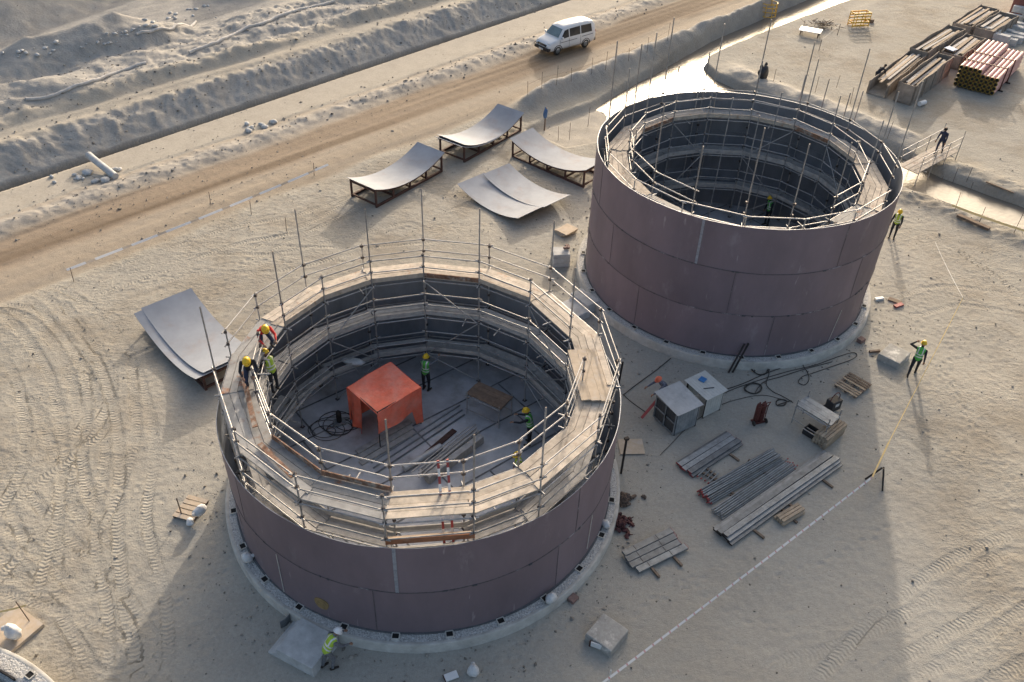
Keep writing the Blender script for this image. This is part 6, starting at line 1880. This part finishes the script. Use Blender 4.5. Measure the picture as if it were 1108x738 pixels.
trough(mid2((1060, 25), (1074, 31), 1.4), mid2((1084, 9), (1104, 13), 1.4), 1.5, 1.2, 'trough in front of the red container', 0, 4)
p = gp(1030, 50, 1.35)
o = MB().box((0, 0, 0), (1.0, .7, .03)).build('blue_sheet', M['blue_plastic']); tag(o, 'blue plastic sheet draped on a formwork trough', 'plastic sheet'); o.location = (p.x, p.y, 1.17); o.rotation_euler = (.1, .1, .8)
p = on(1104, 16)
t = thing('container', 'rust red steel container at the upper corner of the photo', 'container', (p.x + 1.9, p.y + 1.6, p.z), R_(49))
MB().box((0, 0, 1.3), (6.0, 2.44, 2.5)).build('shell', M['container_red'], t, .03)
for k in range(20): MB().box((-2.8 + k * .295, -1.23, 1.3), (.14, .05, 2.2)).build('wall_rib', M['container_red'], t)
for sy in (-.6, .6): MB().box((-3.02, sy, 1.3), (.05, 1.14, 2.3)).build('door', M['container_red'], t)
# crouching person by the open-ended trough
p = on(946, 92)
person(p, 30, 'person in dark clothes bending over beside the open-ended trough', dict(lean=70, nod=10, armR=((.1, .5, -.9), (0, .4, -1)), armL=((.1, .5, -.9), (0, .4, -1)), legR=((.05, .3, -1), (0, -.35, -1)), legL=((.05, .2, -1), (0, -.3, -1))), dict(shirt='cloth_dark', trouser='cloth_dark', boot='boot'))
# pink pipes
A = (on(1034, 92) + on(1071, 106)) / 2; B = (gp(1075, 46, .9) + gp(1108, 58, .9)) / 2
dv = Vector((B.x - A.x, B.y - A.y, 0)).normalized(); nr = Vector((-dv.y, dv.x, 0)); L = 7.0; rz = math.atan2(dv.y, dv.x)
pr = MB(); pr.tube((0, 0, 0), (L, 0, 0), .15, 12, 0); pr.tube((-.02, 0, 0), (.06, 0, 0), .153, 12, 1); pr.tube((-.03, 0, 0), (.0, 0, 0), .11, 12, 2)  # dark end disc paints the shaded bore
proto = pr.build('pink_pipe', [M['pink'], M['yellow_end'], M['hole_shade']])
z0 = gz(A.x, A.y)
first = True
for row in range(5):
    for k in range(9):
        if row == 4 and k < 4: continue
        o = proto if first else proto.copy()
        if not first: COL.objects.link(o)
        first = False
        y = (k - 4.0) * .315
        o.location = A + nr * y + dv * (RNG.uniform(-.05, .05)) + Vector((0, 0, .22 + row * .212 + z0)); o.location.z = z0 + .24 + row * .305; o.rotation_euler = (0, 0, rz)
        tag(o, 'pink pipe with yellow end in the strapped stack beside the troughs', 'pipe', 'strapped stack of pink pipes')
for x in (1.4, 3.4):
    t = thing('pipe_rack', 'dark red rack frame strapped round the pink pipes, ' + ('close to their yellow ends' if x < 2 else 'away from their yellow ends'), 'rack', A + dv * x, rz)
    t.location.z = z0
    for y in (-1.46, 1.46): MB().bar((0, y, 0), (0, y, 1.75), .08, .08, 0, (1, 0, 0)).build('post', M['gas_red'], t)
    MB().bar((0, -1.7, .05), (0, 1.7, .05), .10, .09).build('sill_beam', M['black_steel'], t); MB().bar((0, -1.46, 1.64), (0, 1.46, 1.64), .07, .05).build('top_strap', M['gas_red'], t)
# grey blocks behind the pipes
rg = random.Random(8)
for k in range(18):
    u = 1068 + (k % 6) * 9 + rg.uniform(-2, 2); v = 54 - (k // 6) * 11 - (k % 6) * 3.0 + rg.uniform(-1, 1)
    p = on(u, v); o = MB().box((0, 0, .27), (1.5, .55, .5), 0).build('concrete_beam', M['block_plain'], None, .02); o.location = (p.x, p.y, p.z - .02 + (.5 if k % 5 == 1 else 0)); o.rotation_euler = (0, 0, rz + rg.uniform(-.12, .12) + math.pi / 2); tag(o, 'pale grey concrete beam in the yard behind the pink pipes', 'concrete beam', 'concrete beams behind the pink pipes')
p = on(997, 114)
o = MB().tube((-.3, 0, .17), (.3, 0, .17), .17, 14).tube((-.31, 0, .17), (.31, 0, .17), .13, 14).build('pipe_end', M['white_paint']); o.location = p; o.rotation_euler = (0, 0, R_(35)); tag(o, 'short white pipe piece lying at the foot of the closest trough', 'pipe')

# yellow frames, black bag, table of boards on the far flat
def cage(px, label, square):
    p = on(*px); t = thing('yellow_barrier', label, 'barrier', p, R_(15))
    if not square:
        for z in (.08, .45, .8, 1.1): MB().path([(.72 * math.cos(a_), .72 * math.sin(a_), z) for a_ in np.linspace(0, 2 * math.pi, 9)[:-1]], .035, 6, 0, True).build('hoop', M['yellow'], t)
        for a_ in np.linspace(0, 2 * math.pi, 9)[:-1]: MB().tube((.72 * math.cos(a_), .72 * math.sin(a_), 0), (.72 * math.cos(a_), .72 * math.sin(a_), 1.12), .03, 6).build('post', M['yellow'], t)
    else:
        for y in (-.35, .35):
            for x in (-.75, 0, .75): MB().tube((x, y, 0), (x, y, 1.15), .035, 6).build('post', M['yellow'], t)
            for z in (.15, .4, .65, .9, 1.12): MB().bar((-.78, y, z), (.78, y, z), .05, .11).build('rail', M['yellow'], t)
        for x in (-.75, .75):
            for z in (.4, 1.1): MB().bar((x, -.35, z), (x, .35, z), .05, .08).build('end_rail', M['yellow'], t)
cage((830, 17), 'round yellow barrier cage standing at the water channel', False)
cage((928, 28), 'square yellow barrier frame standing on the far flat', True)
plank_px((936, 22), (944, 25), .3, .25, 'timber_dark', 'dark clod beside the square yellow barrier frame', 0, 'scrap_piece', 'scrap')
p = on(825, 84)
o = MB().blob((0, 0, .35), (.42, .32, .55), 21, .4, 0, 10, 8).blob((.2, .1, .85), (.13, .1, .2), 4, .3).blob((-.25, .05, .8), (.12, .1, .2), 5, .3).build('rubbish_bag', M['dark_plastic']); tag(o, 'black rubbish bag with two tied ears behind the taller tank', 'bag'); o.location = p; o.rotation_euler = (0, 0, .6)
p = on(876, 38)
t = thing('board_table', 'pale board on short legs beside a brush heap on the far flat', 'board', p, R_(-25))
MB().box((0, 0, .42), (1.7, 1.1, .05)).build('table_top', M['white_paint'], t)
for sx in (-.7, .7):
    for sy in (-.4, .4): MB().box((sx, sy, .2), (.08, .08, .4)).build('leg', M['timber_dark'], t)
p = on(890, 29)
b = MB(); rg = random.Random(3)
for k in range(120):
    a_ = rg.uniform(0, 6.28); r = abs(rg.gauss(0, .5)); q = Vector((r * 1.5 * math.cos(a_), r * math.sin(a_), .05 + .3 * rg.random() * max(0, 1 - r)))
    b.tube(q, q + Vector((rg.uniform(-.5, .5), rg.uniform(-.5, .5), rg.uniform(-.05, .35))), .018, 4)
o = b.build('brush_heap', M['timber_dark']); tag(o, 'heap of dry twigs behind the pale board on the far flat', 'brush'); o.location = p
for (u, v) in [(868, 34), (906, 38), (886, 55)]:
    post((u, v), .9, 'thin stake around the pale board on the far flat', .02, 'rebar', (.02, 0), 'stake', 'stakes around the pale board', 'stake')
b = MB(); q = [on(868, 34), on(906, 38), on(886, 55)]
for i in (0, 1): b.tube(q[i] + Vector((0, 0, .85)), q[i + 1] + Vector((0, 0, .85)), .01, 4)
tag(b.build('rope', M['rope']), 'rope strung between the stakes around the pale board', 'rope')

for o in SC.objects:
    if 'category' in o and 'kind' not in o: o['kind'] = 'thing'
